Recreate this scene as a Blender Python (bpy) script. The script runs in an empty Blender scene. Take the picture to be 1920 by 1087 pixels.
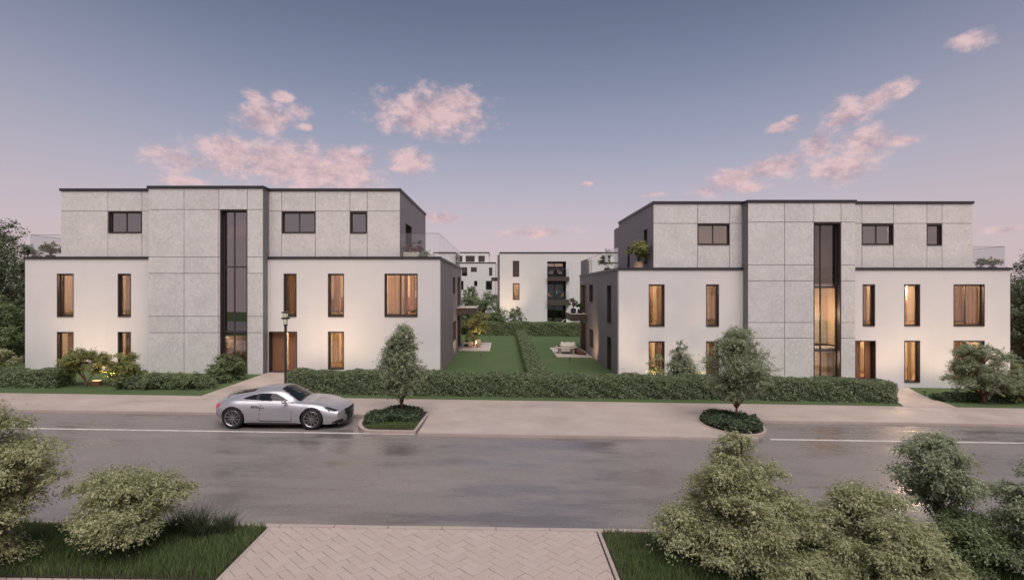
import bpy, bmesh, math, random
import numpy as np
from mathutils import Vector, Matrix

SC = bpy.context.scene
COL = SC.collection
R = math.radians

# ------------------------------------------------------------------ camera
CAMZ = 4.2
FPX, VPX, VPY = 1000.0, 945.0, 543.5          # focal length and vanishing point in photo pixels
cam_d = bpy.data.cameras.new('camera')
cam = bpy.data.objects.new('camera', cam_d)
COL.objects.link(cam)
cam.location = (0, 0, CAMZ)
cam.rotation_euler = (R(90), 0, 0)
cam_d.sensor_width = 36.0
cam_d.lens = FPX / 1920 * 36.0
cam_d.shift_x = (960 - VPX) / 1920
cam_d.clip_end = 3000
SC.camera = cam

# ------------------------------------------------------------------ world
SUN_EL, SUN_AZ = 60.0, -12.0        # low glow behind the viewer
world = bpy.data.worlds.new('World')
SC.world = world
world.use_nodes = True
WN, WL = world.node_tree.nodes, world.node_tree.links
WN.clear()


def wn(t, **kw):
    n = WN.new(t)
    for k, v in kw.items():
        setattr(n, k, v)
    return n


def wmath(op, a, b=None, c=None, clamp=False):
    n = wn('ShaderNodeMath', operation=op)
    n.use_clamp = clamp
    for i, v in enumerate((a, b, c)):
        if v is None:
            continue
        if isinstance(v, (int, float)):
            n.inputs[i].default_value = v
        else:
            WL.new(v, n.inputs[i])
    return n.outputs[0]


def wmix(fac, a, b, blend='MIX'):
    n = wn('ShaderNodeMix', data_type='RGBA', blend_type=blend)
    for s, v in ((0, fac), (6, a), (7, b)):
        if isinstance(v, (int, float)):
            n.inputs[s].default_value = v
        elif isinstance(v, tuple):
            n.inputs[s].default_value = (*v, 1)
        else:
            WL.new(v, n.inputs[s])
    return n.outputs[2]


def wsmooth(v, a, b):
    n = wn('ShaderNodeMapRange', interpolation_type='SMOOTHSTEP')
    WL.new(v, n.inputs[0])
    n.inputs[1].default_value = a
    n.inputs[2].default_value = b
    return n.outputs[0]


tc = wn('ShaderNodeTexCoord')
sep = wn('ShaderNodeSeparateXYZ')
WL.new(tc.outputs['Generated'], sep.inputs[0])
dx, dy, dz = sep.outputs
el = wmath('ARCSINE', dz)
az = wmath('ARCTAN2', dx, dy)
# base gradient of the dusk sky by elevation
ramp = wn('ShaderNodeValToRGB')
WL.new(wmath('MULTIPLY', wmath('MAXIMUM', el, 0.0), 2 / math.pi), ramp.inputs[0])
cr = ramp.color_ramp
cr.interpolation = 'B_SPLINE'
stops = [(0.0, (.62, .485, .53)), (.055, (.615, .505, .56)), (.105, (.50, .46, .555)), (.16, (.355, .37, .495)),
         (.225, (.235, .265, .39)), (.30, (.130, .162, .258)), (.45, (.085, .110, .185)), (1.0, (.065, .085, .15))]
while len(cr.elements) < len(stops):
    cr.elements.new(.5)
for e, (p, c) in zip(cr.elements, stops):
    e.position = p
    e.color = (*c, 1)
# warmer towards the horizon further round, as at the picture's sides
warm = wmath('MULTIPLY', wsmooth(wmath('ABSOLUTE', az), .35, 1.0), wsmooth(el, .55, .05))
skycol = wmix(wmath('MULTIPLY', warm, .38), ramp.outputs[0], (.58, .46, .465))
nish = wn('ShaderNodeTexSky', sky_type='NISHITA')
nish.sun_disc = False
nish.sun_elevation = R(4)
nish.sun_rotation = R(180 + SUN_AZ)
skycol = wmix(1.0, skycol, wmix(1.0, nish.outputs[0], (.012, .012, .012), 'MULTIPLY'), 'ADD')
# clouds: soft masks by azimuth / elevation broken up with noise
comb = wn('ShaderNodeCombineXYZ')
WL.new(az, comb.inputs[0])
WL.new(el, comb.inputs[1])
uv = comb.outputs[0]


def px_dir(px, py):
    d = Vector(((px - VPX) / FPX, 1, (VPY - py) / FPX)).normalized()
    return math.atan2(d.x, d.y), math.asin(d.z)


CLOUDS = [(525, 305, 135, 40, 0), (610, 322, 100, 36, 0), (435, 288, 60, 30, 0), (345, 300, 85, 32, 0), (650, 296, 60, 20, 0),
          (300, 288, 40, 22, 0), (345, 340, 70, 14, 0), (500, 222, 46, 28, 0), (478, 180, 28, 14, 0), (530, 182, 20, 10, 0),
          (562, 208, 26, 20, 0), (573, 238, 12, 6, 0), (812, 215, 92, 40, 0), (785, 226, 66, 26, 0), (848, 188, 44, 24, 0),
          (767, 303, 40, 26, 0), (1005, 436, 92, 13, 0), (828, 409, 32, 10, 0), (1325, 358, 42, 15, 0), (1375, 336, 62, 17, 8),
          (1452, 312, 70, 18, 8), (1532, 272, 32, 24, 30), (1590, 214, 40, 24, 15), (1640, 190, 55, 17, 30), (1690, 170, 28, 11, 25),
          (1620, 266, 55, 24, 0), (1690, 265, 34, 9, 5), (1580, 316, 66, 24, 0), (1815, 78, 66, 20, 0), (1465, 239, 26, 10, 0),
          (1222, 366, 30, 7, 0), (1490, 225, 16, 7, 0), (1400, 352, 36, 9, 0), (1890, 430, 55, 9, 3), (1100, 345, 12, 4, 0)]
mask = None
WISPY = {(345, 300), (300, 288), (345, 340), (478, 180), (562, 208), (1325, 358), (1890, 430), (1222, 366), (1815, 78), (1005, 436)}
for cx, cy, rx, ry, rot in CLOUDS:
    a0, e0 = px_dir(cx, cy)
    a1, _ = px_dir(cx + rx, cy)
    _, e1 = px_dir(cx, cy - ry)
    m = wn('ShaderNodeMapping', vector_type='TEXTURE')
    WL.new(uv, m.inputs['Vector'])
    m.inputs['Location'].default_value = (a0, e0, 0)
    m.inputs['Rotation'].default_value = (0, 0, R(rot))
    m.inputs['Scale'].default_value = (abs(a1 - a0) * 1.1, abs(e1 - e0) * 1.12, 1)
    ln = wn('ShaderNodeVectorMath', operation='LENGTH')
    WL.new(m.outputs[0], ln.inputs[0])
    v = wmath('SUBTRACT', .62 if (cx, cy) in WISPY else 1.0, ln.outputs['Value'])
    mask = v if mask is None else wmath('SMOOTH_MAX', mask, v, .12)


def wnoise(vec, scale, detail, rough, sx=1.0, sy=1.0, off=0.0):
    m = wn('ShaderNodeMapping')
    WL.new(vec, m.inputs['Vector'])
    m.inputs['Scale'].default_value = (sx, sy, 1)
    m.inputs['Location'].default_value = (0, off, 0)
    n = wn('ShaderNodeTexNoise')
    WL.new(m.outputs[0], n.inputs['Vector'])
    n.inputs['Scale'].default_value = scale
    n.inputs['Detail'].default_value = detail
    n.inputs['Roughness'].default_value = rough
    return n.outputs[0]


nA = wnoise(uv, 24, 12, .66, 1.0, 1.5)
nB = wnoise(uv, 24, 12, .66, 1.0, 1.5, .055)
# the same kind of scattered cloud over the rest of the sky
far = wmath('MULTIPLY', wsmooth(wmath('ABSOLUTE', az), 1.0, 1.4), wsmooth(el, .9, .3))
nFar = wmath('SUBTRACT', wmath('MULTIPLY', wnoise(uv, 4.0, 3, .5, 1, 2.2), 4.0), 2.35)
mask = wmath('MAXIMUM', mask, wmath('SUBTRACT', wmath('MULTIPLY', wmath('ADD', nFar, 2.0), far), 2.0))
dens = wmath('ADD', mask, wmath('MULTIPLY', wmath('SUBTRACT', nA, .375), 2.5))
alpha = wmath('MULTIPLY', wsmooth(dens, -.05, .95), .90)
lit = wmath('ADD', .62, wmath('MULTIPLY', wmath('SUBTRACT', nA, nB), 3.2), clamp=True)
thick = wsmooth(dens, .5, 1.9)
lit = wmath('SUBTRACT', lit, wmath('MULTIPLY', thick, .22), clamp=True)
ccol = wmix(lit, (.47, .355, .415), (.84, .60, .60))
skycol = wmix(alpha, skycol, ccol)
bg = wn('ShaderNodeBackground')
WL.new(skycol, bg.inputs[0])
bg.inputs[1].default_value = .68
wout = wn('ShaderNodeOutputWorld')
WL.new(bg.outputs[0], wout.inputs[0])
world.cycles.sampling_method = 'MANUAL'
world.cycles.sample_map_resolution = 512

# ------------------------------------------------------------------ sun
sun_d = bpy.data.lights.new('sun', 'SUN')
sun = bpy.data.objects.new('sun', sun_d)
COL.objects.link(sun)
sun_d.energy = 2.3
sun_d.angle = R(55)
sun_d.color = (1.0, .90, .86)
_a = R(180 + SUN_AZ)
sd = Vector((math.sin(_a) * math.cos(R(SUN_EL)), math.cos(_a) * math.cos(R(SUN_EL)), math.sin(R(SUN_EL))))
sun.rotation_euler = sd.to_track_quat('Z', 'Y').to_euler()
sun.location = sd * 60

# ------------------------------------------------------------------ render settings
SC.view_settings.view_transform = 'Standard'
SC.view_settings.look = 'None'
SC.view_settings.exposure = 0.46
SC.view_settings.gamma = 1.0
SC.render.engine = 'CYCLES'
SC.cycles.use_denoising = True
SC.cycles.max_bounces = 6
SC.cycles.diffuse_bounces = 3
SC.cycles.glossy_bounces = 3
SC.cycles.transmission_bounces = 4
SC.cycles.transparent_max_bounces = 12
SC.cycles.caustics_reflective = False
SC.cycles.caustics_refractive = False
SC.cycles.sample_clamp_indirect = 4.0

# ------------------------------------------------------------------ positions
def S(t):
    t = min(1.0, max(0.0, t))
    return t * t * (3 - 2 * t)


def gz(x, y=0.0):
    """The street falls gently to the right; the second house's forecourt dips a little."""
    return -0.0147 * (x + 14.5) - .28 * S((x - 13) / 7) * S((y - 20.5) / 5)


def fx(px, Y):
    return (px - VPX) * Y / FPX


def fz(py, Y):
    return CAMZ - (py - VPY) * Y / FPX


# ------------------------------------------------------------------ materials
class NT:
    def __init__(self, name):
        self.m = bpy.data.materials.new(name)
        self.m.use_nodes = True
        self.N, self.L = self.m.node_tree.nodes, self.m.node_tree.links
        self.N.clear()
        self.out = self.N.new('ShaderNodeOutputMaterial')

    def n(self, t, **kw):
        x = self.N.new(t)
        for k, v in kw.items():
            setattr(x, k, v)
        return x

    def put(self, sock, v):
        if isinstance(v, tuple):
            sock.default_value = (*v, 1) if len(v) == 3 else v
        elif isinstance(v, (int, float)):
            sock.default_value = v
        else:
            self.L.new(v, sock)

    def math(self, op, a, b=0.0, clamp=False):
        x = self.n('ShaderNodeMath', operation=op)
        x.use_clamp = clamp
        self.put(x.inputs[0], a)
        self.put(x.inputs[1], b)
        return x.outputs[0]

    def mix(self, f, a, b, blend='MIX'):
        x = self.n('ShaderNodeMix', data_type='RGBA', blend_type=blend)
        self.put(x.inputs[0], f)
        self.put(x.inputs[6], a)
        self.put(x.inputs[7], b)
        return x.outputs[2]

    def coord(self, kind='Object'):
        return self.n('ShaderNodeTexCoord').outputs[kind] if kind != 'World' else self.n('ShaderNodeNewGeometry').outputs['Position']

    def noise(self, vec, scale, detail=4, rough=.55, stretch=None):
        if stretch:
            mp = self.n('ShaderNodeMapping')
            self.L.new(vec, mp.inputs[0])
            mp.inputs['Scale'].default_value = stretch
            vec = mp.outputs[0]
        x = self.n('ShaderNodeTexNoise')
        self.L.new(vec, x.inputs['Vector'])
        x.inputs['Scale'].default_value = scale
        x.inputs['Detail'].default_value = detail
        x.inputs['Roughness'].default_value = rough
        return x.outputs[0]

    def rng(self, v, a, b, c=0.0, d=1.0):
        x = self.n('ShaderNodeMapRange')
        self.L.new(v, x.inputs[0])
        for i, q in enumerate((a, b, c, d)):
            x.inputs[i + 1].default_value = q
        return x.outputs[0]

    def bump(self, h, strength, dist):
        x = self.n('ShaderNodeBump')
        x.inputs['Strength'].default_value = strength
        x.inputs['Distance'].default_value = dist
        self.L.new(h, x.inputs['Height'])
        return x.outputs[0]

    def bsdf(self, color, rough=.6, metal=0.0, normal=None, coat=0.0, spec=.5):
        b = self.n('ShaderNodeBsdfPrincipled')
        self.put(b.inputs['Base Color'], color)
        self.put(b.inputs['Roughness'], rough)
        self.put(b.inputs['Metallic'], metal)
        b.inputs['Coat Weight'].default_value = coat
        b.inputs['Specular IOR Level'].default_value = spec
        if normal is not None:
            self.L.new(normal, b.inputs['Normal'])
        return b

    def done(self, sh):
        self.L.new(sh if not hasattr(sh, 'outputs') else sh.outputs[0], self.out.inputs[0])
        return self.m


MAT = {}


def simple(name, col, rough=.6, metal=0.0, var=.12, scale=3.0, bump=0.0, bscale=60.0, coat=0.0, spec=.5, world_co=False):
    t = NT(name)
    co = t.coord('World' if world_co else 'Object')
    n1 = t.noise(co, scale, 5, .6)
    c = t.mix(n1, tuple(x * (1 - var) for x in col), tuple(min(1, x * (1 + var)) for x in col))
    nrm = t.bump(t.noise(co, bscale, 3, .6), bump, .01) if bump else None
    MAT[name] = t.done(t.bsdf(c, rough, metal, nrm, coat, spec))
    return MAT[name]


# white lime render: faint cloudy tone, trowel grain, slight streaks
t = NT('white_render')
co = t.coord('World')
c = t.mix(t.noise(co, .7, 5, .6), (.68, .655, .645), (.77, .75, .745))
c = t.mix(t.math('MULTIPLY', t.rng(t.noise(co, 2.2, 4, .6, (1, 1, .12)), .55, .8), .22), c, (.60, .57, .55))
MAT['white_render'] = t.done(t.bsdf(c, .85, 0, t.bump(t.noise(co, 90, 4, .7), .25, .006), spec=.3))

# fair-faced concrete panel, each a slightly different tone
t = NT('concrete')
co = t.coord('World')
oi = t.n('ShaderNodeObjectInfo')
big = t.noise(co, 1.1, 6, .62)
med = t.noise(co, 5.5, 6, .7)
c = t.mix(t.rng(big, .3, .7), (.585, .565, .55), (.74, .72, .705))
c = t.mix(t.math('MULTIPLY', t.rng(med, .48, .66), .62), c, (.49, .47, .455))
c = t.mix(t.math('MULTIPLY', t.rng(t.noise(co, 7, 4, .6), .54, .68), .75), c, (.82, .80, .78))
c = t.mix(t.math('MULTIPLY', t.rng(t.noise(co, 28, 2, .5), .66, .74), .6), c, (.22, .215, .21))
c = t.mix(.24, c, t.mix(oi.outputs['Random'], (.56, .545, .535), (.70, .685, .675)))
MAT['concrete'] = t.done(t.bsdf(c, .8, 0, t.bump(t.noise(co, 40, 5, .7), .35, .008), spec=.3))

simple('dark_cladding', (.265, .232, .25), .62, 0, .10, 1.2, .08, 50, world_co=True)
simple('coping', (.045, .046, .052), .42, .35, .15, 2, world_co=True)
simple('window_metal', (.075, .060, .060), .45, .3, .12, 3, world_co=True)
simple('balcony_metal', (.085, .066, .055), .5, .2, .12, 2, world_co=True)
simple('roof_gravel', (.30, .28, .27), .9, 0, .3, 40, .4, 90, world_co=True)
simple('room_paint', (.74, .64, .52), .8, 0, .08, 1.0, world_co=True)
simple('room_floor', (.28, .18, .11), .5, 0, .2, 3, world_co=True)
simple('dark_room', (.16, .14, .14), .8, 0, .1, 1, world_co=True)  # dark paint stands in for the lack of light in unlit rooms
simple('blind', (.40, .36, .40), .8, 0, .06, 2)
for _n, _c in (('curtain', (.80, .68, .54)), ('curtain_dark', (.50, .37, .26))):
    t = NT(_n)
    co = t.coord('Object')
    c = t.mix(t.noise(co, 2.0, 4, .6), tuple(x * .9 for x in _c), _c)
    d_ = t.n('ShaderNodeBsdfDiffuse')
    r_ = t.n('ShaderNodeBsdfTranslucent')
    m_ = t.n('ShaderNodeMixShader')
    m_.inputs[0].default_value = .55
    t.L.new(c, d_.inputs[0])
    t.L.new(c, r_.inputs[0])
    t.L.new(d_.outputs[0], m_.inputs[1])
    t.L.new(r_.outputs[0], m_.inputs[2])
    MAT[_n] = t.done(m_)
simple('niche_grey', (.50, .49, .44), .8, 0, .08, 2)
simple('terracotta', (.62, .42, .27), .75, 0, .18, 6, .3, 40)
simple('planter_black', (.03, .03, .032), .5)
simple('white_paint', (.74, .72, .70), .6, 0, .08, 4)
simple('rattan', (.62, .56, .46), .7, 0, .2, 30, .4, 60)
simple('rattan_orange', (.62, .33, .13), .7, 0, .2, 30, .4, 60)
simple('cushion', (.70, .64, .54), .9, 0, .08, 6, .2, 40)
simple('cushion_dark', (.055, .05, .055), .9, 0, .2, 6)
simple('throw_brown', (.12, .06, .045), .95, 0, .5, 14, .6, 60)
simple('lamp_metal', (.075, .062, .055), .5, .5, .15, 5)
simple('steel', (.45, .45, .46), .3, 1.0, .08, 8)
simple('bark', (.13, .085, .06), .9, 0, .35, 14, .8, 30)
simple('bark_red', (.20, .085, .06), .9, 0, .3, 14, .8, 30)
simple('soil', (.045, .034, .026), .95, 0, .4, 8, .8, 30, world_co=True)
simple('light_stone', (.56, .49, .44), .75, 0, .12, 2.5, .2, 40, world_co=True)
simple('cupboard_wood', (.40, .26, .165), .5, 0, .15, 4)
simple('joint_sand', (.29, .242, .21), .9, 0, .25, 20, world_co=True)
simple('kerb_stone', (.43, .36, .32), .8, 0, .16, 3.0, .3, 50, world_co=True)
simple('rubber', (.012, .012, .013), .75)
simple('black_plastic', (.015, .015, .017), .45)
simple('flower_pink', (.55, .16, .24), .7, 0, .2, 5)
t = NT('asphalt_line')
co = t.coord('World')
c = t.mix(t.math('MULTIPLY', t.rng(t.noise(co, 3.5, 6, .7), .46, .70), .65), (.72, .68, .64), (.34, .31, .29))
c = t.mix(t.math('MULTIPLY', t.rng(t.noise(co, 40, 3, .7), .54, .72), .45), c, (.32, .29, .275))
MAT['asphalt_line'] = t.done(t.bsdf(c, .6, 0, t.bump(t.noise(co, 70, 3, .7), .3, .006)))

# wood of the entrance doors
t = NT('wood')
co = t.coord('World')
g = t.noise(co, 3.0, 6, .65, (14, 14, 1))
c = t.mix(g, (.17, .075, .04), (.34, .165, .09))
MAT['wood'] = t.done(t.bsdf(c, .5, 0, t.bump(g, .2, .004)))

# glazing: straight-through transparency with a mirror share that grows at grazing angles
def glass(name, tint, refl_base, rough=.0):
    t = NT(name)
    lw = t.n('ShaderNodeLayerWeight')
    lw.inputs[0].default_value = .5
    f5 = t.math('ADD', t.math('MULTIPLY', t.math('POWER', lw.outputs['Facing'], 5.0), .95), .04)
    tr = t.n('ShaderNodeBsdfTransparent')
    tr.inputs[0].default_value = (*tint, 1)
    gl = t.n('ShaderNodeBsdfGlossy')
    gl.inputs['Roughness'].default_value = rough
    gl.inputs[0].default_value = (.95, .95, .97, 1)
    f = t.math('ADD', f5, refl_base, clamp=True)
    mx = t.n('ShaderNodeMixShader')
    t.L.new(f, mx.inputs[0])
    t.L.new(tr.outputs[0], mx.inputs[1])
    t.L.new(gl.outputs[0], mx.inputs[2])
    MAT[name] = t.done(mx)


glass('window_glass', (.82, .80, .78), .06)
glass('dark_glass', (.42, .40, .42), .22)
glass('far_glass', (.40, .40, .42), .03)
glass('rail_glass', (.95, .965, .97), .015)
t = NT('car_glass')
MAT['car_glass'] = t.done(t.bsdf((.014, .017, .018), .06, 0, spec=.32))

# silver metallic car paint
t = NT('car_paint')
co = t.coord('Object')
fl = t.noise(co, 900, 2, .5)
MAT['car_paint'] = t.done(t.bsdf(t.mix(fl, (.47, .465, .49), (.55, .545, .57)), .38, .62, coat=.25))
simple('tail_red', (.55, .02, .02), .25, 0, .1, 8, coat=.8)

# wet, worn asphalt
t = NT('asphalt')
co = t.coord('World')
fine = t.noise(co, 55, 4, .75)
patch = t.noise(co, .6, 7, .66, (.42, 1.5, 1))
c = t.mix(t.rng(fine, .3, .7), (.18, .16, .150), (.315, .282, .265))
c = t.mix(t.math('MULTIPLY', t.rng(patch, .45, .60), .80), c, (.120, .106, .102))
c = t.mix(t.math('MULTIPLY', t.rng(t.noise(co, .5, 6, .6, (.5, 1.1, 1)), .52, .72), .5), c, (.37, .325, .30))
c = t.mix(t.math('MULTIPLY', t.rng(t.noise(co, 20, 4, .8), .42, .62), .42), c, (.13, .116, .112))
c = t.mix(t.math('MULTIPLY', t.rng(t.noise(co, 60, 3, .7), .56, .70), .6), c, (.42, .385, .365))
wet = t.noise(co, .6, 7, .62, (.42, 1.5, 1))
rg = t.rng(wet, .40, .60, .56, .16)
rg = t.math('ADD', rg, t.math('MULTIPLY', t.math('SUBTRACT', fine, .5), .16))
h = t.math('ADD', t.math('MULTIPLY', fine, .7), t.math('MULTIPLY', t.noise(co, 140, 2, .5), .6))
MAT['asphalt'] = t.done(t.bsdf(c, rg, 0, t.bump(h, .13, .010), spec=.62))

# sandy paving of the pavements and paths
t = NT('paving')
co = t.coord('World')
c = t.mix(t.rng(t.noise(co, .8, 6, .62), .3, .7), (.455, .382, .332), (.57, .485, .428))
c = t.mix(t.math('MULTIPLY', t.rng(t.noise(co, .55, 5, .6, (.7, 1.4, 1)), .5, .75), .5), c, (.30, .245, .218))
c = t.mix(t.math('MULTIPLY', t.noise(co, 70, 3, .7), .35), c, (.33, .27, .24))
rg = t.rng(t.noise(co, .6, 4, .5), .35, .7, .38, .72)
MAT['paving'] = t.done(t.bsdf(c, rg, 0, t.bump(t.noise(co, 70, 4, .7), .2, .006), spec=.4))

t = NT('paver')
co = t.coord('World')
oi = t.n('ShaderNodeObjectInfo')
c = t.mix(oi.outputs['Random'], (.49, .405, .35), (.54, .45, .395))
c = t.mix(t.math('MULTIPLY', t.noise(co, 7, 5, .65), .5), c, (.40, .33, .29))
c = t.mix(t.math('MULTIPLY', t.rng(t.noise(co, 90, 2, .5), .6, .75), .4), c, (.28, .23, .20))
MAT['paver'] = t.done(t.bsdf(c, .62, 0, t.bump(t.noise(co, 80, 4, .7), .25, .006), spec=.4))

# mown lawn and rough ground
t = NT('lawn')
co = t.coord('World')
c = t.mix(t.noise(co, .9, 6, .65), (.085, .145, .058), (.150, .205, .088))
c = t.mix(t.noise(co, 38, 3, .7), (.072, .110, .045), c)
c = t.mix(t.math('MULTIPLY', t.rng(t.noise(co, .35, 3, .5), .45, .75), .4), c, (.13, .15, .075))
MAT['lawn'] = t.done(t.bsdf(c, .95, 0, t.bump(t.noise(co, 120, 3, .7), .8, .02), spec=.15))


def foliage(name, dark, mid, light, trans=.28, gloss=.06):
    t = NT(name)
    g = t.n('ShaderNodeNewGeometry')
    rm = t.n('ShaderNodeValToRGB')
    t.L.new(g.outputs['Random Per Island'], rm.inputs[0])
    e = rm.color_ramp.elements
    e[0].position, e[0].color = 0.0, (*dark, 1)
    e[1].position, e[1].color = 1.0, (*light, 1)
    m = e.new(.55)
    m.color = (*mid, 1)
    co = t.coord('World')
    c = t.mix(t.math('MULTIPLY', t.rng(t.noise(co, 2.2, 3, .5), .4, .7), .45), rm.outputs[0], mid)
    d = t.n('ShaderNodeBsdfDiffuse')
    t.L.new(c, d.inputs[0])
    tr = t.n('ShaderNodeBsdfTranslucent')
    t.L.new(t.mix(.35, c, tuple(min(1, x * 1.5) for x in light)), tr.inputs[0])
    m1 = t.n('ShaderNodeMixShader')
    m1.inputs[0].default_value = trans
    t.L.new(d.outputs[0], m1.inputs[1])
    t.L.new(tr.outputs[0], m1.inputs[2])
    gl = t.n('ShaderNodeBsdfGlossy')
    gl.inputs['Roughness'].default_value = .45
    gl.inputs[0].default_value = (.8, .8, .8, 1)
    m2 = t.n('ShaderNodeMixShader')
    m2.inputs[0].default_value = gloss
    t.L.new(m1.outputs[0], m2.inputs[1])
    t.L.new(gl.outputs[0], m2.inputs[2])
    MAT[name] = t.done(m2)


foliage('leaf_olive', (.225, .245, .12), (.39, .41, .225), (.57, .575, .365), .38, .025)
foliage('leaf_green', (.11, .15, .07), (.195, .25, .12), (.32, .375, .20), .34, .025)
foliage('leaf_street', (.18, .215, .125), (.305, .35, .215), (.49, .52, .36), .38, .025)
foliage('leaf_hedge', (.10, .135, .068), (.18, .225, .12), (.30, .35, .20), .34, .03)
foliage('leaf_dark', (.038, .060, .034), (.078, .115, .060), (.15, .195, .105), .3, .03)
foliage('leaf_forest', (.060, .082, .045), (.125, .155, .085), (.24, .275, .16), .3, .03)
foliage('leaf_gold', (.15, .17, .055), (.29, .31, .12), (.46, .47, .22), .36, .025)  # gold tone also paints in the warm lamp light on uplit shrubs
foliage('grass_blade', (.075, .115, .042), (.13, .185, .070), (.20, .255, .105), .2, .03)
foliage('grass_tall', (.045, .065, .035), (.085, .11, .06), (.15, .17, .10), .2, .03)


def emit(name, col, strength):
    t = NT(name)
    e = t.n('ShaderNodeEmission')
    e.inputs[0].default_value = (*col, 1)
    e.inputs[1].default_value = strength
    MAT[name] = t.done(e)


emit('lamp_glow', (1.0, .80, .52), 4.0)
emit('lantern_glow', (1.0, .90, .70), .38)
emit('lens_glow', (1.0, .62, .28), 1.6)

# ------------------------------------------------------------------ mesh helpers
def link(o, parent=None):
    COL.objects.link(o)
    if parent is not None:
        o.parent = parent
    return o


def thing(name, label, cat, loc=(0, 0, 0), rz=0.0, group=None):
    o = bpy.data.objects.new(name, None)
    o.empty_display_size = .2
    o.location = loc
    o.rotation_euler = (0, 0, rz)
    tag(o, label, cat, group)
    return link(o)


def tag(o, label, cat, group=None, kind=None):
    o['label'] = label
    o['category'] = cat
    if group:
        o['group'] = group
    if kind:
        o['kind'] = kind
    return o


def obj(name, me, mat, parent=None, loc=None, kind=None):
    o = bpy.data.objects.new(name, me)
    if mat and not me.materials:
        me.materials.append(MAT[mat])
    if loc:
        o.location = loc
    if kind:
        o['kind'] = kind
    return link(o, parent)


def np_mesh(name, v, f):
    """v (n,3) array, f (m,k) array of equal-sided faces."""
    v = np.asarray(v, dtype=np.float32)
    f = np.asarray(f, dtype=np.int32)
    me = bpy.data.meshes.new(name)
    me.vertices.add(len(v))
    me.vertices.foreach_set('co', v.ravel())
    k = f.shape[1]
    me.loops.add(f.size)
    me.loops.foreach_set('vertex_index', f.ravel())
    me.polygons.add(len(f))
    me.polygons.foreach_set('loop_start', np.arange(0, f.size, k, dtype=np.int32))
    me.polygons.foreach_set('loop_total', np.full(len(f), k, dtype=np.int32))
    me.update()
    me.validate()
    return me


def smooth(me):
    me.polygons.foreach_set('use_smooth', np.ones(len(me.polygons), dtype=bool))
    return me


class MB:
    """Collects boxes, tubes and lathes into one mesh."""

    def __init__(self):
        self.v, self.f = [], []

    def add(self, vs, fs):
        o = len(self.v)
        self.v += [tuple(p) for p in vs]
        self.f += [tuple(i + o for i in q) for q in fs]
        return self

    def box(self, x0, x1, y0, y1, z0, z1, M=None):
        vs = [(x, y, z) for x in (x0, x1) for y in (y0, y1) for z in (z0, z1)]
        if M is not None:
            vs = [M @ Vector(p) for p in vs]
        return self.add(vs, [(0, 1, 3, 2), (4, 6, 7, 5), (0, 4, 5, 1), (2, 3, 7, 6), (0, 2, 6, 4), (1, 5, 7, 3)])

    def tube(self, pts, radii, n=8, cap=True):
        pts = [Vector(p) for p in pts]
        rings = []
        o = len(self.v)
        for i, p in enumerate(pts):
            d = (pts[min(i + 1, len(pts) - 1)] - pts[max(i - 1, 0)]).normalized()
            a = d.orthogonal().normalized() if abs(d.z) < .9 else Vector((1, 0, 0))
            a = (a - d * a.dot(d)).normalized()
            b = d.cross(a)
            r = radii[i] if not isinstance(radii, (int, float)) else radii
            for k in range(n):
                t = 2 * math.pi * k / n
                self.v.append(tuple(p + (a * math.cos(t) + b * math.sin(t)) * r))
        for i in range(len(pts) - 1):
            for k in range(n):
                self.f.append((o + i * n + k, o + i * n + (k + 1) % n, o + (i + 1) * n + (k + 1) % n, o + (i + 1) * n + k))
        if cap:
            self.f.append(tuple(o + k for k in range(n))[::-1])
            self.f.append(tuple(o + (len(pts) - 1) * n + k for k in range(n)))
        return self

    def lathe(self, prof, n=16, M=None, cap=True):
        """prof: list of (r, z) turned about z."""
        o = len(self.v)
        for r, z in prof:
            for k in range(n):
                t = 2 * math.pi * k / n
                p = Vector((r * math.cos(t), r * math.sin(t), z))
                self.v.append(tuple(M @ p if M is not None else p))
        for i in range(len(prof) - 1):
            for k in range(n):
                self.f.append((o + i * n + k, o + i * n + (k + 1) % n, o + (i + 1) * n + (k + 1) % n, o + (i + 1) * n + k))
        if cap:
            self.f.append(tuple(o + k for k in range(n))[::-1])
            self.f.append(tuple(o + (len(prof) - 1) * n + k for k in range(n)))
        return self

    def mesh(self, name, sm=False, bevel=0.0):
        me = bpy.data.meshes.new(name)
        me.from_pydata(self.v, [], self.f)
        bm = bmesh.new()
        bm.from_mesh(me)
        bmesh.ops.recalc_face_normals(bm, faces=bm.faces)
        if bevel:
            bmesh.ops.bevel(bm, geom=[e for e in bm.edges if e.is_manifold and e.calc_face_angle(0) > .5], offset=bevel, segments=2, affect='EDGES', profile=.6)
        bm.to_mesh(me)
        bm.free()
        me.update()
        if sm:
            smooth(me)
        return me

    def build(self, name, mat, parent=None, sm=False, bevel=0.0, loc=None, kind=None):
        return obj(name, self.mesh(name, sm, bevel), mat, parent, loc, kind)


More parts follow.
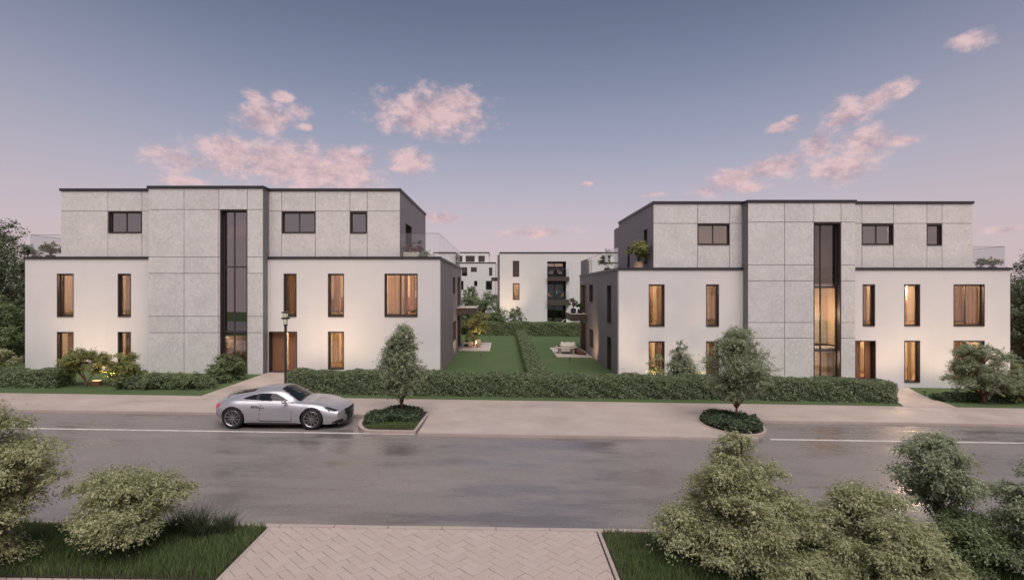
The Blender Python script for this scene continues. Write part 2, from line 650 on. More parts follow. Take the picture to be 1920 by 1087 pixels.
def holed_wall(u0, u1, v0, v1, holes, th, mapf):
    """Wall with real openings. mapf(u, v, d) -> world, d = depth behind the outer face."""
    us = sorted({u0, u1, *[h[0] for h in holes], *[h[1] for h in holes]})
    vs = sorted({v0, v1, *[h[2] for h in holes], *[h[3] for h in holes]})
    us = [u for u in us if u0 - 1e-6 <= u <= u1 + 1e-6]
    vs = [v for v in vs if v0 - 1e-6 <= v <= v1 + 1e-6]

    def inside(a, b):
        return any(h[0] < a < h[1] and h[2] < b < h[3] for h in holes)
    solid = [[not inside((us[i] + us[i + 1]) / 2, (vs[j] + vs[j + 1]) / 2) for j in range(len(vs) - 1)] for i in range(len(us) - 1)]
    mb = MB()
    idx = {}

    def vid(i, j, d):
        k = (i, j, d)
        if k not in idx:
            idx[k] = len(mb.v)
            mb.v.append(tuple(mapf(us[i], vs[j], th * d)))
        return idx[k]
    ni, nj = len(us) - 1, len(vs) - 1
    for i in range(ni):
        for j in range(nj):
            if not solid[i][j]:
                continue
            for d in (0, 1):
                mb.f.append((vid(i, j, d), vid(i + 1, j, d), vid(i + 1, j + 1, d), vid(i, j + 1, d)))
            for di, dj, e0, e1 in ((-1, 0, (i, j), (i, j + 1)), (1, 0, (i + 1, j), (i + 1, j + 1)), (0, -1, (i, j), (i + 1, j)), (0, 1, (i, j + 1), (i + 1, j + 1))):
                a, b = i + di, j + dj
                if not (0 <= a < ni and 0 <= b < nj) or not solid[a][b]:
                    mb.f.append((vid(*e0, 0), vid(*e1, 0), vid(*e1, 1), vid(*e0, 1)))
    return mb


def sheet(x0, x1, y0, y1, dz, nx, ny, corner=None):
    """Ground-following sheet; corner = 4 (x, y) corners for a skewed patch."""
    v, f = [], []
    for j in range(ny + 1):
        for i in range(nx + 1):
            a, b = i / nx, j / ny
            if corner:
                (ax, ay), (bx, by), (cx_, cy_), (dx_, dy_) = corner
                x = (ax * (1 - a) + bx * a) * (1 - b) + (dx_ * (1 - a) + cx_ * a) * b
                y = (ay * (1 - a) + by * a) * (1 - b) + (dy_ * (1 - a) + cy_ * a) * b
            else:
                x, y = x0 + (x1 - x0) * a, y0 + (y1 - y0) * b
            v.append((x, y, gz(x, y) + dz))
    for j in range(ny):
        for i in range(nx):
            k = j * (nx + 1) + i
            f.append((k, k + 1, k + nx + 2, k + nx + 1))
    return v, f


def slab(name, mat, x0, x1, y0, y1, top, th, nx=1, ny=1, corner=None, parent=None, kind='structure'):
    """Sheet with thickness (sides down by th)."""
    v, f = sheet(x0, x1, y0, y1, top, nx, ny, corner)
    n = len(v)
    v2 = v + [(a, b, c - th) for a, b, c in v]
    fs = list(f)
    w = nx + 1
    edge = [j * w for j in range(ny + 1)][::-1]
    loop = list(range(w)) + [j * w + nx for j in range(1, ny + 1)] + [ny * w + i for i in range(nx - 1, -1, -1)] + [j * w for j in range(ny - 1, 0, -1)]
    for a, b in zip(loop, loop[1:] + loop[:1]):
        fs.append((a, b, b + n, a + n))
    mb = MB()
    mb.v, mb.f = v2, fs
    return mb.build(name, mat, parent, kind=kind)


def poly_slab(name, mat, pts, top, th, parent=None, kind='structure', inset=None):
    """Convex-ish polygon prism following the ground."""
    n = len(pts)
    v = [(x, y, gz(x, y) + top) for x, y in pts] + [(x, y, gz(x, y) + top - th) for x, y in pts]
    f = [tuple(range(n))] + [(i, (i + 1) % n, (i + 1) % n + n, i + n) for i in range(n)]
    mb = MB()
    mb.v, mb.f = v, f
    return mb.build(name, mat, parent, kind=kind)


# ------------------------------------------------------------------ foliage helpers
def leaf_mesh(name, C, Nrm, length, width, rng, fold=.18, along=None):
    """One folded diamond per leaf: C (n,3) centres, Nrm (n,3) facing."""
    n = len(C)
    N_ = Nrm / (np.linalg.norm(Nrm, axis=1, keepdims=True) + 1e-9)
    rnd = rng.normal(size=(n, 3)) if along is None else along
    T = rnd - (rnd * N_).sum(1, keepdims=True) * N_
    T /= np.linalg.norm(T, axis=1, keepdims=True) + 1e-9
    B = np.cross(N_, T)
    L = (length * rng.uniform(.5, 1.5, (n, 1)))
    W = L * (width / length)
    v = np.stack([C - T * L / 2, C + B * W / 2 + N_ * W * fold, C + T * L / 2, C - B * W / 2 + N_ * W * fold], 1).reshape(-1, 3)
    f = np.arange(4 * n).reshape(n, 4)
    return np_mesh(name, v, f)


def clump_leaves(centres, radii, per, rng, squash=.72, up=.75):
    """Leaves set along short twigs that radiate from each clump and droop at the tips."""
    Cs, Ns, Ts = [], [], []
    for c, r, k in zip(centres, radii, per):
        m = max(3, k // 20)
        d = rng.normal(size=(m, 3))
        d[:, 2] = d[:, 2] * (.35 + .65 * squash) + .30
        d /= np.linalg.norm(d, axis=1, keepdims=True)
        ln = r * rng.uniform(.75, 1.45, (m, 1))
        w = rng.integers(0, m, k)
        t = (.18 + .82 * rng.random((k, 1)) ** .7)
        dd = d[w]
        p = dd * ln[w] * t
        p[:, 2] *= squash
        p[:, 2:3] -= .22 * r * t ** 2.5 * (1 - np.abs(dd[:, 2:3]))
        p += rng.normal(size=(k, 3)) * (r * .085 * (.5 + t))
        Cs.append(np.asarray(c) + p)
        Ts.append(dd * [1, 1, .6] + rng.normal(size=(k, 3)) * .55 - [0, 0, .25])
        nn = dd * .55 + rng.normal(size=(k, 3)) * .45
        nn[:, 2] += up
        Ns.append(nn)
    return np.concatenate(Cs), np.concatenate(Ns), np.concatenate(Ts)


def crown_points(rng, n, z0, z1, rx, ry, shape):
    out = []
    while len(out) < n:
        t = rng.random()
        if shape == 'cone':
            pr = min(1, t / .12) ** .6 * (1 - t) ** .75 * 1.05 + .03
        elif shape == 'egg':
            pr = math.sin(math.pi * min(1, t * .92 + .06) ** .72) ** .8
        elif shape == 'dome':
            pr = math.sqrt(max(0, 1 - t ** 2.2)) * (.8 + .2 * min(1, t / .25))
        elif shape == 'umbrella':
            pr = math.sqrt(max(0, 1 - (t * .95) ** 2)) * (.35 + .65 * min(1, t / .3))
        else:
            pr = math.sqrt(max(0, 1 - (2 * t - 1) ** 2))
        if rng.random() > max(pr, .34 if shape == 'cone' else 0) ** 1.3:
            continue
        a = rng.random() * 2 * math.pi
        r = pr * math.sqrt(.12 + .88 * rng.random()) * (.9 + .18 * rng.normal())
        out.append((rx * r * math.cos(a), ry * r * math.sin(a), z0 + (z1 - z0) * t))
    return out


def make_tree(name, label, cat, x, y, z0, z1, rx, ry, shape, nclump, cr_, nleaf, leaf, leafmat, trunk_r=.05, stems=1,
              barkmat='bark', seed=0, group=None, base=None, squash=.72, lean=(0, 0), trunk_part='trunk', crown_part='crown', zoff=0.0):
    rng = np.random.default_rng(seed)
    g = gz(x, y) if base is None else base
    root = thing(name, label, cat, (x, y, g + zoff), group=group)
    pts = crown_points(rng, nclump, z0, z1, rx, ry, shape)
    pts = [(a + lean[0] * c, b + lean[1] * c, c) for a, b, c in pts]
    radii = [cr_ * rng.uniform(.65, 1.3) * (1.0 if shape != 'cone' else 1.15 - .55 * (p[2] - z0) / (z1 - z0)) for p in pts]
    tot = sum(r * r for r in radii)
    per = [max(6, int(nleaf * r * r / tot)) for r in radii]
    C, Nn, Tn = clump_leaves(pts, radii, per, rng, squash)
    keep = C[:, 2] > .03
    C, Nn, Tn = C[keep], Nn[keep], Tn[keep]
    obj(crown_part, leaf_mesh(crown_part, C, Nn, leaf, leaf * .42, rng, along=Tn), leafmat, root)
    # trunk and limbs
    mb = MB()
    tops = []
    hz = z0 + (z1 - z0) * (.72 if stems == 1 else .25)
    for s in range(stems):
        a = rng.random() * 6.28 if stems > 1 else 0
        sp = 0 if stems == 1 else rx * .38
        p = []
        m = 6
        for i in range(m + 1):
            q = i / m
            p.append(Vector((math.cos(a) * sp * q ** 1.3 + rng.normal() * trunk_r * .35 * (i > 0) + lean[0] * hz * q, math.sin(a) * sp * q ** 1.3 + rng.normal() * trunk_r * .35 * (i > 0), hz * q - (.05 if i == 0 else 0))))
        tr = trunk_r * (1 if stems == 1 else .62)
        mb.tube(p, [tr * (1.25 if i == 0 else 1) * (1 - .72 * i / m) for i in range(m + 1)], 8)
        tops.append((p, tr))
    for j, q in enumerate(pts):
        p, tr = tops[j % stems]
        k = min(5, max(1, int(6 * (q[2] - .25 * (z1 - z0)) / hz)))
        if stems > 1:
            k = 5
        s0, e0 = p[k], Vector(q)
        mid = s0.lerp(e0, .5) + Vector((rng.normal() * .04, rng.normal() * .04, .06 * (e0 - s0).length))
        mb.tube([s0, mid, e0], [tr * .38, tr * .24, tr * .08], 5, cap=False)
    mb.build(trunk_part, barkmat, root, sm=True)
    return root


def fbm1(x, y, s):
    return math.sin(x * 1.7 + s) * .5 + math.sin(x * 4.1 + y * 2.3 + s * 2.1) * .3 + math.sin(x * 9.3 - y * 5 + s * 3.7) * .2


def make_hedge(name, label, cat, x0, x1, y0, y1, h, dens, leaf, mat='leaf_hedge', seed=1, group=None, wob=.06):
    """Clipped hedge: leaves in a shell around a plain dark box core that blocks see-through."""
    rng = np.random.default_rng(seed)
    root = thing(name, label, cat, ((x0 + x1) / 2, (y0 + y1) / 2, gz((x0 + x1) / 2, (y0 + y1) / 2)), group=group)
    lx, ly = x1 - x0, y1 - y0
    faces = [('top', lx * ly), ('front', lx * h), ('back', lx * h * .4), ('l', ly * h), ('r', ly * h)]
    Cs, Ns = [], []
    for kind, area in faces:
        n = max(20, int(area * dens))
        a, b = rng.random(n), rng.random(n)
        ins = rng.random(n) ** 1.6 * .16 - .03
        if kind == 'top':
            x, y, z = x0 + a * lx, y0 + b * ly, np.full(n, h) - ins
            nn = (0, 0, 1)
        elif kind == 'front':
            x, y, z = x0 + a * lx, y0 + ins, b * h
            nn = (0, -1, .2)
        elif kind == 'back':
            x, y, z = x0 + a * lx, y1 - ins, b * h
            nn = (0, 1, .2)
        elif kind == 'l':
            x, y, z = x0 + ins, y0 + a * ly, b * h
            nn = (-1, 0, .2)
        else:
            x, y, z = x1 - ins, y0 + a * ly, b * h
            nn = (1, 0, .2)
        wobz = np.array([fbm1(p, q, seed) for p, q in zip(x * 1.3, y * 1.3)])
        wobf = np.array([fbm1(p, q, seed + 3.3) for p, q in zip(x * 1.7 + z * 2, z * 3.1)])
        g = np.array([gz(p, q) for p, q in zip(x, y)])
        z2 = g + np.maximum(z + wobz * wob * (z / h), .02)
        sgn = {'front': -1, 'back': 1}.get(kind, 0)
        y2 = y + sgn * wobf * wob * .8
        edge = np.minimum(1, (h - z) / .18) if kind != 'top' else np.minimum(1, np.minimum(y - y0, y1 - y) / .18 + .3)
        if kind == 'top':
            z2 = z2 - (1 - edge) * .09
        elif kind == 'front':
            y2 = y2 + (1 - edge) * .07
        Cs.append(np.stack([x, y2, z2], 1))
        Ns.append(np.array(nn) + rng.normal(size=(n, 3)) * .6 + np.array((0, 0, .3)))
    C, Nn = np.concatenate(Cs), np.concatenate(Ns)
    C -= np.array(root.location)
    obj('foliage', leaf_mesh('foliage', C, Nn, leaf, leaf * .55, rng), mat, root)
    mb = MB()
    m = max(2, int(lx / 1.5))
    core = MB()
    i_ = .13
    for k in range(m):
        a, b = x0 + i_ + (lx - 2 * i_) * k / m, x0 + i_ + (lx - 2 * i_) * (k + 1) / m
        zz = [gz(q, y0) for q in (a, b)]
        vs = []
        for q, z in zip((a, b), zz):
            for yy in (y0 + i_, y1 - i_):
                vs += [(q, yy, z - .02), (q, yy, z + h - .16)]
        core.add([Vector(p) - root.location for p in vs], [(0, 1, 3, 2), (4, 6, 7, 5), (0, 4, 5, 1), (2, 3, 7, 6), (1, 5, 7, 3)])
    core.build('branches', 'leaf_dark', root)  # plain dark boxes added so no light shows through the leaves
    return root


def make_mound(name, label, cat, x, y, rx, ry, h, nleaf, leaf, mat, seed, group=None, base=None):
    """Low shrub: several leafy lobes on short stems."""
    return make_tree(name, label, cat, x, y, .12 * h, h * .86, rx * .82, ry * .82, 'dome', max(8, int(10 * rx * ry / .5)), min(rx, h) * .42, nleaf, leaf, mat,
                     trunk_r=.025, stems=3, seed=seed, group=group, base=base, squash=.8, trunk_part='stem', crown_part='foliage')


def grass_mesh(name, P, h, w, rng, lean=.35):
    """Bent blades, two segments each."""
    n = len(P)
    a = rng.random(n) * 6.283
    d = np.stack([np.cos(a), np.sin(a), np.zeros(n)], 1)
    b = rng.random(n) * 6.283
    s = np.stack([np.cos(b), np.sin(b), np.zeros(n)], 1)
    H = (h * rng.uniform(.55, 1.25, (n, 1)))
    W = w * rng.uniform(.7, 1.3, (n, 1))
    ln = lean * H * rng.uniform(.2, 1.3, (n, 1))
    up = np.array([[0, 0, 1.0]])
    v = np.stack([P - s * W / 2, P + s * W / 2, P + up * H * .55 + d * ln * .35 + s * W * .36, P + up * H * .55 + d * ln * .35 - s * W * .36,
                  P + up * H * .95 + d * ln + s * W * .06, P + up * H * .95 + d * ln - s * W * .06], 1).reshape(-1, 3)
    k = np.arange(n)[:, None] * 6
    f = np.concatenate([k + np.array([[0, 1, 2, 3]]), k + np.array([[3, 2, 4, 5]])])
    return np_mesh(name, v, f)

# ================================================================== SETTING
gr_v, gr_f = sheet(-170, 170, -40, 320, -.16, 40, 40)
gm = MB(); gm.v, gm.f = gr_v, gr_f
gm.build('ground', 'lawn', kind='structure')

ROAD = -.06
KERB_Y = 9.95
road = slab('road', 'asphalt', -70, 70, KERB_Y - .1, 18.7, ROAD, .05, 2, 1)
slab('road_edge_line', 'asphalt_line', -70, -2.75, 16.36, 16.47, ROAD + .004, .003, 1, 1, parent=road, kind=None)
slab('road_edge_line', 'asphalt_line', 8.2, 70, 16.36, 16.47, ROAD + .004, .003, 1, 1, parent=road, kind=None)

walk = slab('pavement', 'paving', -70, 70, 18.6, 21.2, .02, .15, 30, 3)
slab('pavement', 'paving', -2.62, 7.7, 16.36, 18.597, .018, .15, 6, 1)
slab('kerb', 'kerb_stone', -2.62, 7.75, 16.22, 16.357, .022, .15, 6, 1)
slab('kerb', 'kerb_stone', -70, -4.5, 18.47, 18.597, .024, .12, 20, 1)
slab('kerb', 'kerb_stone', 8.3, 70, 18.47, 18.597, .024, .12, 20, 1)
slab('lawn', 'lawn', -70, 70, 21.203, 60, .012, .15, 140, 40)
slab('kerb', 'kerb_stone', -70, 70, 21.13, 21.2, .032, .1, 60, 1)

# entrance paths
slab('path', 'paving', -12.05, -10.0, 21.19, 27.25, .03, .12, 4, 8)
slab('path', 'paving', 0, 0, 0, 0, .03, .12, 6, 10, corner=((15.9, 21.19), (18.0, 21.19), (20.6, 27.2), (18.75, 27.2)))
slab('path', 'paving', 26.2, 33, 24.5, 40, .03, .12, 8, 8)
slab('path', 'paving', -33, -24.8, 25.2, 27.6, .03, .12, 8, 3)

# ---- near side: herringbone driveway with kerb stones
drive = slab('driveway', 'joint_sand', -10.5, 1.72, 3.0, KERB_Y - .105, -.075, .05, 6, 1)
PW, PL, GAP = .165, .33, .007
TILT = Matrix.Rotation(math.atan(.0147), 4, 'Y')


def clip_poly(poly, x0, x1, y0, y1):
    for ax, lim, sg in ((0, x0, 1), (0, x1, -1), (1, y0, 1), (1, y1, -1)):
        out = []
        for i in range(len(poly)):
            a, b = poly[i - 1], poly[i]
            da, db = sg * (a[ax] - lim), sg * (b[ax] - lim)
            if (da >= 0) != (db >= 0):
                t_ = da / (da - db)
                out.append((a[0] + (b[0] - a[0]) * t_, a[1] + (b[1] - a[1]) * t_))
            if db >= 0:
                out.append(b)
        poly = out
        if len(poly) < 3:
            return []
    return poly


def paver_prism(poly, cx, cy, ch=.006, th=.06):
    c = Vector((sum(p[0] for p in poly) / len(poly), sum(p[1] for p in poly) / len(poly)))
    n = len(poly)
    top = []
    for p in poly:
        q = Vector(p) - c
        l = q.length
        top.append(c + q * max(.2, (l - ch) / max(l, 1e-6)))
    vs = [(p[0] - cx, p[1] - cy, 0) for p in top] + [(p[0] - cx, p[1] - cy, -ch) for p in poly] + [(p[0] - cx, p[1] - cy, -th) for p in poly]
    fs = [tuple(range(n))]
    for r_ in (0, n):
        fs += [(i + r_, (i + 1) % n + r_, (i + 1) % n + r_ + n, i + r_ + n) for i in range(n)]
    return vs, fs


whole = MB()
_v, _f = paver_prism([(-PL / 2 + GAP / 2, -PW / 2 + GAP / 2), (PL / 2 - GAP / 2, -PW / 2 + GAP / 2), (PL / 2 - GAP / 2, PW / 2 - GAP / 2), (-PL / 2 + GAP / 2, PW / 2 - GAP / 2)], 0, 0)
whole.add(_v, _f)
whole_me = whole.mesh('paver')
whole_me.materials.append(MAT['paver'])
far_pavers = MB()
prng = random.Random(5)
regions = [(-4.35, 1.70, 7.95, KERB_Y - .11, True), (-4.35, 1.70, 3.1, 7.95, False), (-10.4, -4.36, 3.1, 8.02, False)]
c45 = math.cos(R(45))
for x0, x1, y0, y1, near in regions:
    for i in range(-70, 70):
        for j in range(-70, 70):
            d = (i - j) % 4
            if d not in (0, 3):
                continue
            a0, b0 = i * PW, j * PW
            a1, b1 = (a0 + PL, b0 + PW) if d == 0 else (a0 + PW, b0 + PL)
            mid = ((a0 + a1) / 2, (b0 + b1) / 2)
            rot = lambda p: ((p[0] - p[1]) * c45 - 1.3, (p[0] + p[1]) * c45 + 6.5)
            m = rot(mid)
            if not (x0 - .4 < m[0] < x1 + .4 and y0 - .4 < m[1] < y1 + .4):
                continue
            g = GAP / 2
            poly = [rot(p) for p in ((a0 + g, b0 + g), (a1 - g, b0 + g), (a1 - g, b1 - g), (a0 + g, b1 - g))]
            cl = clip_poly(poly, x0 + .004, x1 - .004, y0 + .004, y1 - .004)
            if len(cl) < 3:
                continue
            area = abs(sum(cl[k - 1][0] * cl[k][1] - cl[k][0] * cl[k - 1][1] for k in range(len(cl)))) / 2
            if area < .004:
                continue
            dzp = prng.uniform(-.003, .003)
            if near:
                full = area > (PL - GAP) * (PW - GAP) * .995
                cx = sum(p[0] for p in cl) / len(cl)
                cy = sum(p[1] for p in cl) / len(cl)
                if full:
                    o = bpy.data.objects.new('paver', whole_me)
                    rz = R(45) if d == 0 else R(135)
                else:
                    mb = MB()
                    mb.add(*paver_prism(cl, cx, cy))
                    me = mb.mesh('paver')
                    me.materials.append(MAT['paver'])
                    o = bpy.data.objects.new('paver', me)
                    rz = 0
                o.matrix_world = Matrix.Translation((cx, cy, gz(cx) - .012 + dzp)) @ TILT @ Matrix.Rotation(rz, 4, 'Z') @ Matrix.Rotation(prng.uniform(-.006, .006), 4, 'X')
                COL.objects.link(o)
                o.parent = drive
            else:
                vs, fs = paver_prism(cl, 0, 0)
                far_pavers.add([(p[0], p[1], p[2] + gz(p[0]) - .012 + dzp) for p in vs], fs)
far_pavers.build('paver_field', 'paver', drive, kind='stuff')

# kerb stones towards the road: one metre each
ks = MB().box(-.494, .494, -.055, .055, -.12, 0)
ks_me = ks.mesh('kerb_stone', bevel=.008)
ks_me.materials.append(MAT['kerb_stone'])
for k in range(-11, 11):
    x = k + .35
    o = bpy.data.objects.new('kerb_stone', ks_me)
    o.matrix_world = Matrix.Translation((x, KERB_Y - .05, gz(x) - .004 + prng.uniform(-.003, .003))) @ TILT
    COL.objects.link(o)
    o.parent = drive
for k in range(3):
    for x, y in ((1.755, 9.35 - k), (-4.31, 9.35 - k)):
        if x < 0 and k > 1:
            continue
        o = bpy.data.objects.new('kerb_stone', ks_me)
        o.matrix_world = Matrix.Translation((x, y, gz(x) - .006)) @ Matrix.Rotation(R(90), 4, 'Z')
        o.scale = (1, .55, 1)
        COL.objects.link(o)
        o.parent = drive
slab('verge', 'soil', -40, -4.35, 8.08, KERB_Y - .11, -.03, .1, 8, 1)
slab('verge', 'soil', 1.79, 40, 3.0, KERB_Y - .11, -.03, .1, 8, 1)

slab('unseen_asphalt', 'asphalt', -60, 60, -13, 2.99, -.05, .06, 4, 1)  # added out of view so the stair glass mirrors grey instead of green
# planted beds in the parking strip
def ring(pts, c, s):
    return [(c[0] + (x - c[0]) * s, c[1] + (y - c[1]) * s) for x, y in pts]


BED1 = [(-2.72, 16.38), (-2.62, 19.15), (-3.2, 19.35)] + [(-3.75 + 1.02 * math.cos(R(a)), 17.75 + 1.55 * math.sin(R(a))) for a in range(95, 241, 12)] + [(-4.05, 16.38)]
BED2 = [(7.62 + 1.0 * math.cos(R(a)), 17.95 + 1.42 * math.sin(R(a))) for a in range(0, 360, 15)]
bed1 = poly_slab('planting_bed', 'soil', ring(BED1, (-3.6, 17.8), .90), .045, .1)
poly_slab('kerb', 'kerb_stone', BED1, .036, .2)
bed2 = poly_slab('planting_bed', 'soil', ring(BED2, (7.62, 17.95), .93), .045, .1)
poly_slab('kerb', 'kerb_stone', BED2, .036, .2)

# patios
slab('patio', 'light_stone', -3.27, -1.02, 38.2, 44.0, .06, .12, 2, 2)
slab('patio', 'light_stone', 3.50, 5.86, 35.3, 41.0, .06, .12, 2, 2)

# ================================================================== HOUSES
def front_map(Y):
    return lambda u, v, d: (u, Y + d, v)


def side_map(X, sg):
    """Wall in the plane x = X whose outside looks to sg (+1: +x)."""
    return lambda u, v, d: (X - sg * d, u, v)


def window(parent, u0, u1, v0, v1, mapf, glassmat='window_glass', mull=(), trans=(), depth=.20, liner=.26, name='window', fw=.05):
    """Dark metal liner in the opening > sash bars > pane."""
    def bx(mb, a0, a1, b0, b1, d0, d1):
        vs = [mapf(a, b, d) for a in (a0, a1) for d in (d0, d1) for b in (b0, b1)]
        mb.add(vs, [(0, 1, 3, 2), (4, 6, 7, 5), (0, 4, 5, 1), (2, 3, 7, 6), (0, 2, 6, 4), (1, 5, 7, 3)])
    e = .004
    lt = .035
    w = MB()
    bx(w, u0 - e, u0 + lt, v0 - e, v1 + e, -.012, liner)
    bx(w, u1 - lt, u1 + e, v0 - e, v1 + e, -.012, liner)
    bx(w, u0 + lt + .001, u1 - lt - .001, v1 - lt, v1 + e, -.012, liner)
    bx(w, u0 + lt + .001, u1 - lt - .001, v0 - e, v0 + lt, -.030, liner)
    wo = w.build(name, 'window_metal', parent)
    s = MB()
    a0, a1, b0, b1 = u0 + lt + .002, u1 - lt - .002, v0 + lt + .002, v1 - lt - .002
    bx(s, a0, a0 + fw, b0, b1, depth - .03, depth + .03)
    bx(s, a1 - fw, a1, b0, b1, depth - .03, depth + .03)
    bx(s, a0 + fw, a1 - fw, b0, b0 + fw, depth - .03, depth + .03)
    bx(s, a0 + fw, a1 - fw, b1 - fw, b1, depth - .03, depth + .03)
    for m in mull:
        u = a0 + (a1 - a0) * m
        bx(s, u - fw * .6, u + fw * .6, b0 + fw, b1 - fw, depth - .028, depth + .028)
    for m in trans:
        bx(s, a0 + fw, a1 - fw, m - fw * .7, m + fw * .7, depth - .026, depth + .026)
    s.build('sash', 'window_metal', wo)
    p = MB()
    bx(p, a0 + fw * .5, a1 - fw * .5, b0 + fw * .5, b1 - fw * .5, depth - .006, depth + .006)
    p.build('pane', glassmat, wo)
    return wo


def room(parent, x0, x1, y0, y1, z0, z1, paint='room_paint', floor='room_floor', name='room'):
    """Inside faces of a room open towards the window wall."""
    mb = MB()
    v = [(x0, y0, z0), (x1, y0, z0), (x1, y1, z0), (x0, y1, z0), (x0, y0, z1), (x1, y0, z1), (x1, y1, z1), (x0, y1, z1)]
    mb.add(v, [(4, 5, 6, 7), (3, 2, 6, 7), (0, 3, 7, 4), (1, 2, 6, 5)])
    ro = obj(name, mb.mesh(name), paint, parent)
    MB().box(x0 + .01, x1 - .01, y0, y1 - .01, z0 - .05, z0 + .004).build('room_floor', floor, ro)
    return ro


def ceiling_lamp(x, y, z, watts, label, col=(1.0, .72, .47), cord=0):
    o = thing('ceiling_lamp', label, 'lamp', (x, y, z))
    MB().lathe([(.14, .03), (.15, 0), (.15, -.05), (.12, -.06)], 16).build('lamp_shade', 'lamp_glow', o)
    MB().lathe([(.05, .09), (.05, .03)], 10).build('base', 'steel', o)
    if cord:
        MB().tube([(0, 0, .09), (0, 0, cord)], .008, 6).build('cord', 'window_metal', o)
    ld = bpy.data.lights.new('lamp_light', 'POINT')
    ld.energy, ld.color, ld.shadow_soft_size = watts, col, .2
    lo = bpy.data.objects.new('lamp_light', ld)
    ld.cycles.use_multiple_importance_sampling = False
    lo.location = (0, 0, -.28)
    link(lo, o)
    return o


def curtain(x0, x1, y, z0, z1, mat, label, amp=.022, per=.22):
    n = max(8, int((x1 - x0) / per * 8))
    v, f = [], []
    rr = random.Random(int(x0 * 100))
    ph = rr.random() * 6
    for i in range(n + 1):
        x = x0 + (x1 - x0) * i / n
        w = amp * math.sin((x - x0) / per * 2 * math.pi + ph) + amp * .4 * math.sin((x - x0) / per * 4.1 + ph)
        for z, k in ((z0, 1.25), (z1, .8)):
            for th in (0, .006):
                v.append((x, y + w * k + th, z))
    for i in range(n):
        a, b = i * 4, i * 4 + 4
        f += [(a, b, b + 2, a + 2), (a + 1, a + 3, b + 3, b + 1), (a, a + 1, b + 1, b), (a + 2, b + 2, b + 3, a + 3)]
    f += [(0, 2, 3, 1), (n * 4, n * 4 + 1, n * 4 + 3, n * 4 + 2)]
    mb = MB()
    mb.v, mb.f = v, f
    o = mb.build('curtain', mat, sm=False)
    return tag(o, label, 'curtain')


def panel(parent, u0, u1, v0, v1, mapf, th=.045, gap=.012, mat='concrete'):
    vs = [mapf(a, b, d) for a in (u0 + gap, u1 - gap) for d in (0, th) for b in (v0 + gap, v1 - gap)]
    mb = MB().add(vs, [(0, 1, 3, 2), (4, 6, 7, 5), (0, 4, 5, 1), (2, 3, 7, 6), (0, 2, 6, 4), (1, 5, 7, 3)])
    return obj('concrete_panel', mb.mesh('concrete_panel', bevel=.006), mat, parent)


def panel_grid(parent, us, vs, holes, mapf):
    """Panels on a grid of joints; a panel meeting a window is cut back to what is left of it."""
    for i in range(len(us) - 1):
        for j in range(len(vs) - 1):
            rects = [(us[i], us[i + 1], vs[j], vs[j + 1])]
            for h in holes:
                nxt = []
                for a0, a1, b0, b1 in rects:
                    if h[0] >= a1 - .02 or h[1] <= a0 + .02 or h[2] >= b1 - .02 or h[3] <= b0 + .02:
                        nxt.append((a0, a1, b0, b1))
                        continue
                    if b1 - h[3] > .06:
                        nxt.append((a0, a1, h[3], b1))
                    if h[2] - b0 > .06:
                        nxt.append((a0, a1, b0, h[2]))
                    lo, hi = max(b0, h[2]), min(b1, h[3])
                    if h[0] - a0 > .06:
                        nxt.append((a0, h[0], lo, hi))
                    if a1 - h[1] > .06:
                        nxt.append((h[1], a1, lo, hi))
                rects = nxt
            for r_ in rects:
                panel(parent, *r_, mapf)


def coping_bar(mb, x0, x1, y0, y1, z, w=.30, h=.13, over=.05):
    """Capping along the edges of a flat roof (a ring of four bars)."""
    mb.box(x0 - over, x1 + over, y0 - over, y0 + w, z - h, z)
    mb.box(x0 - over, x1 + over, y1 - w, y1 + over, z - h, z)
    mb.box(x0 - over, x0 + w, y0 + w, y1 - w, z - h, z - .001)
    mb.box(x1 - w, x1 + over, y0 + w, y1 - w, z - h, z - .001)


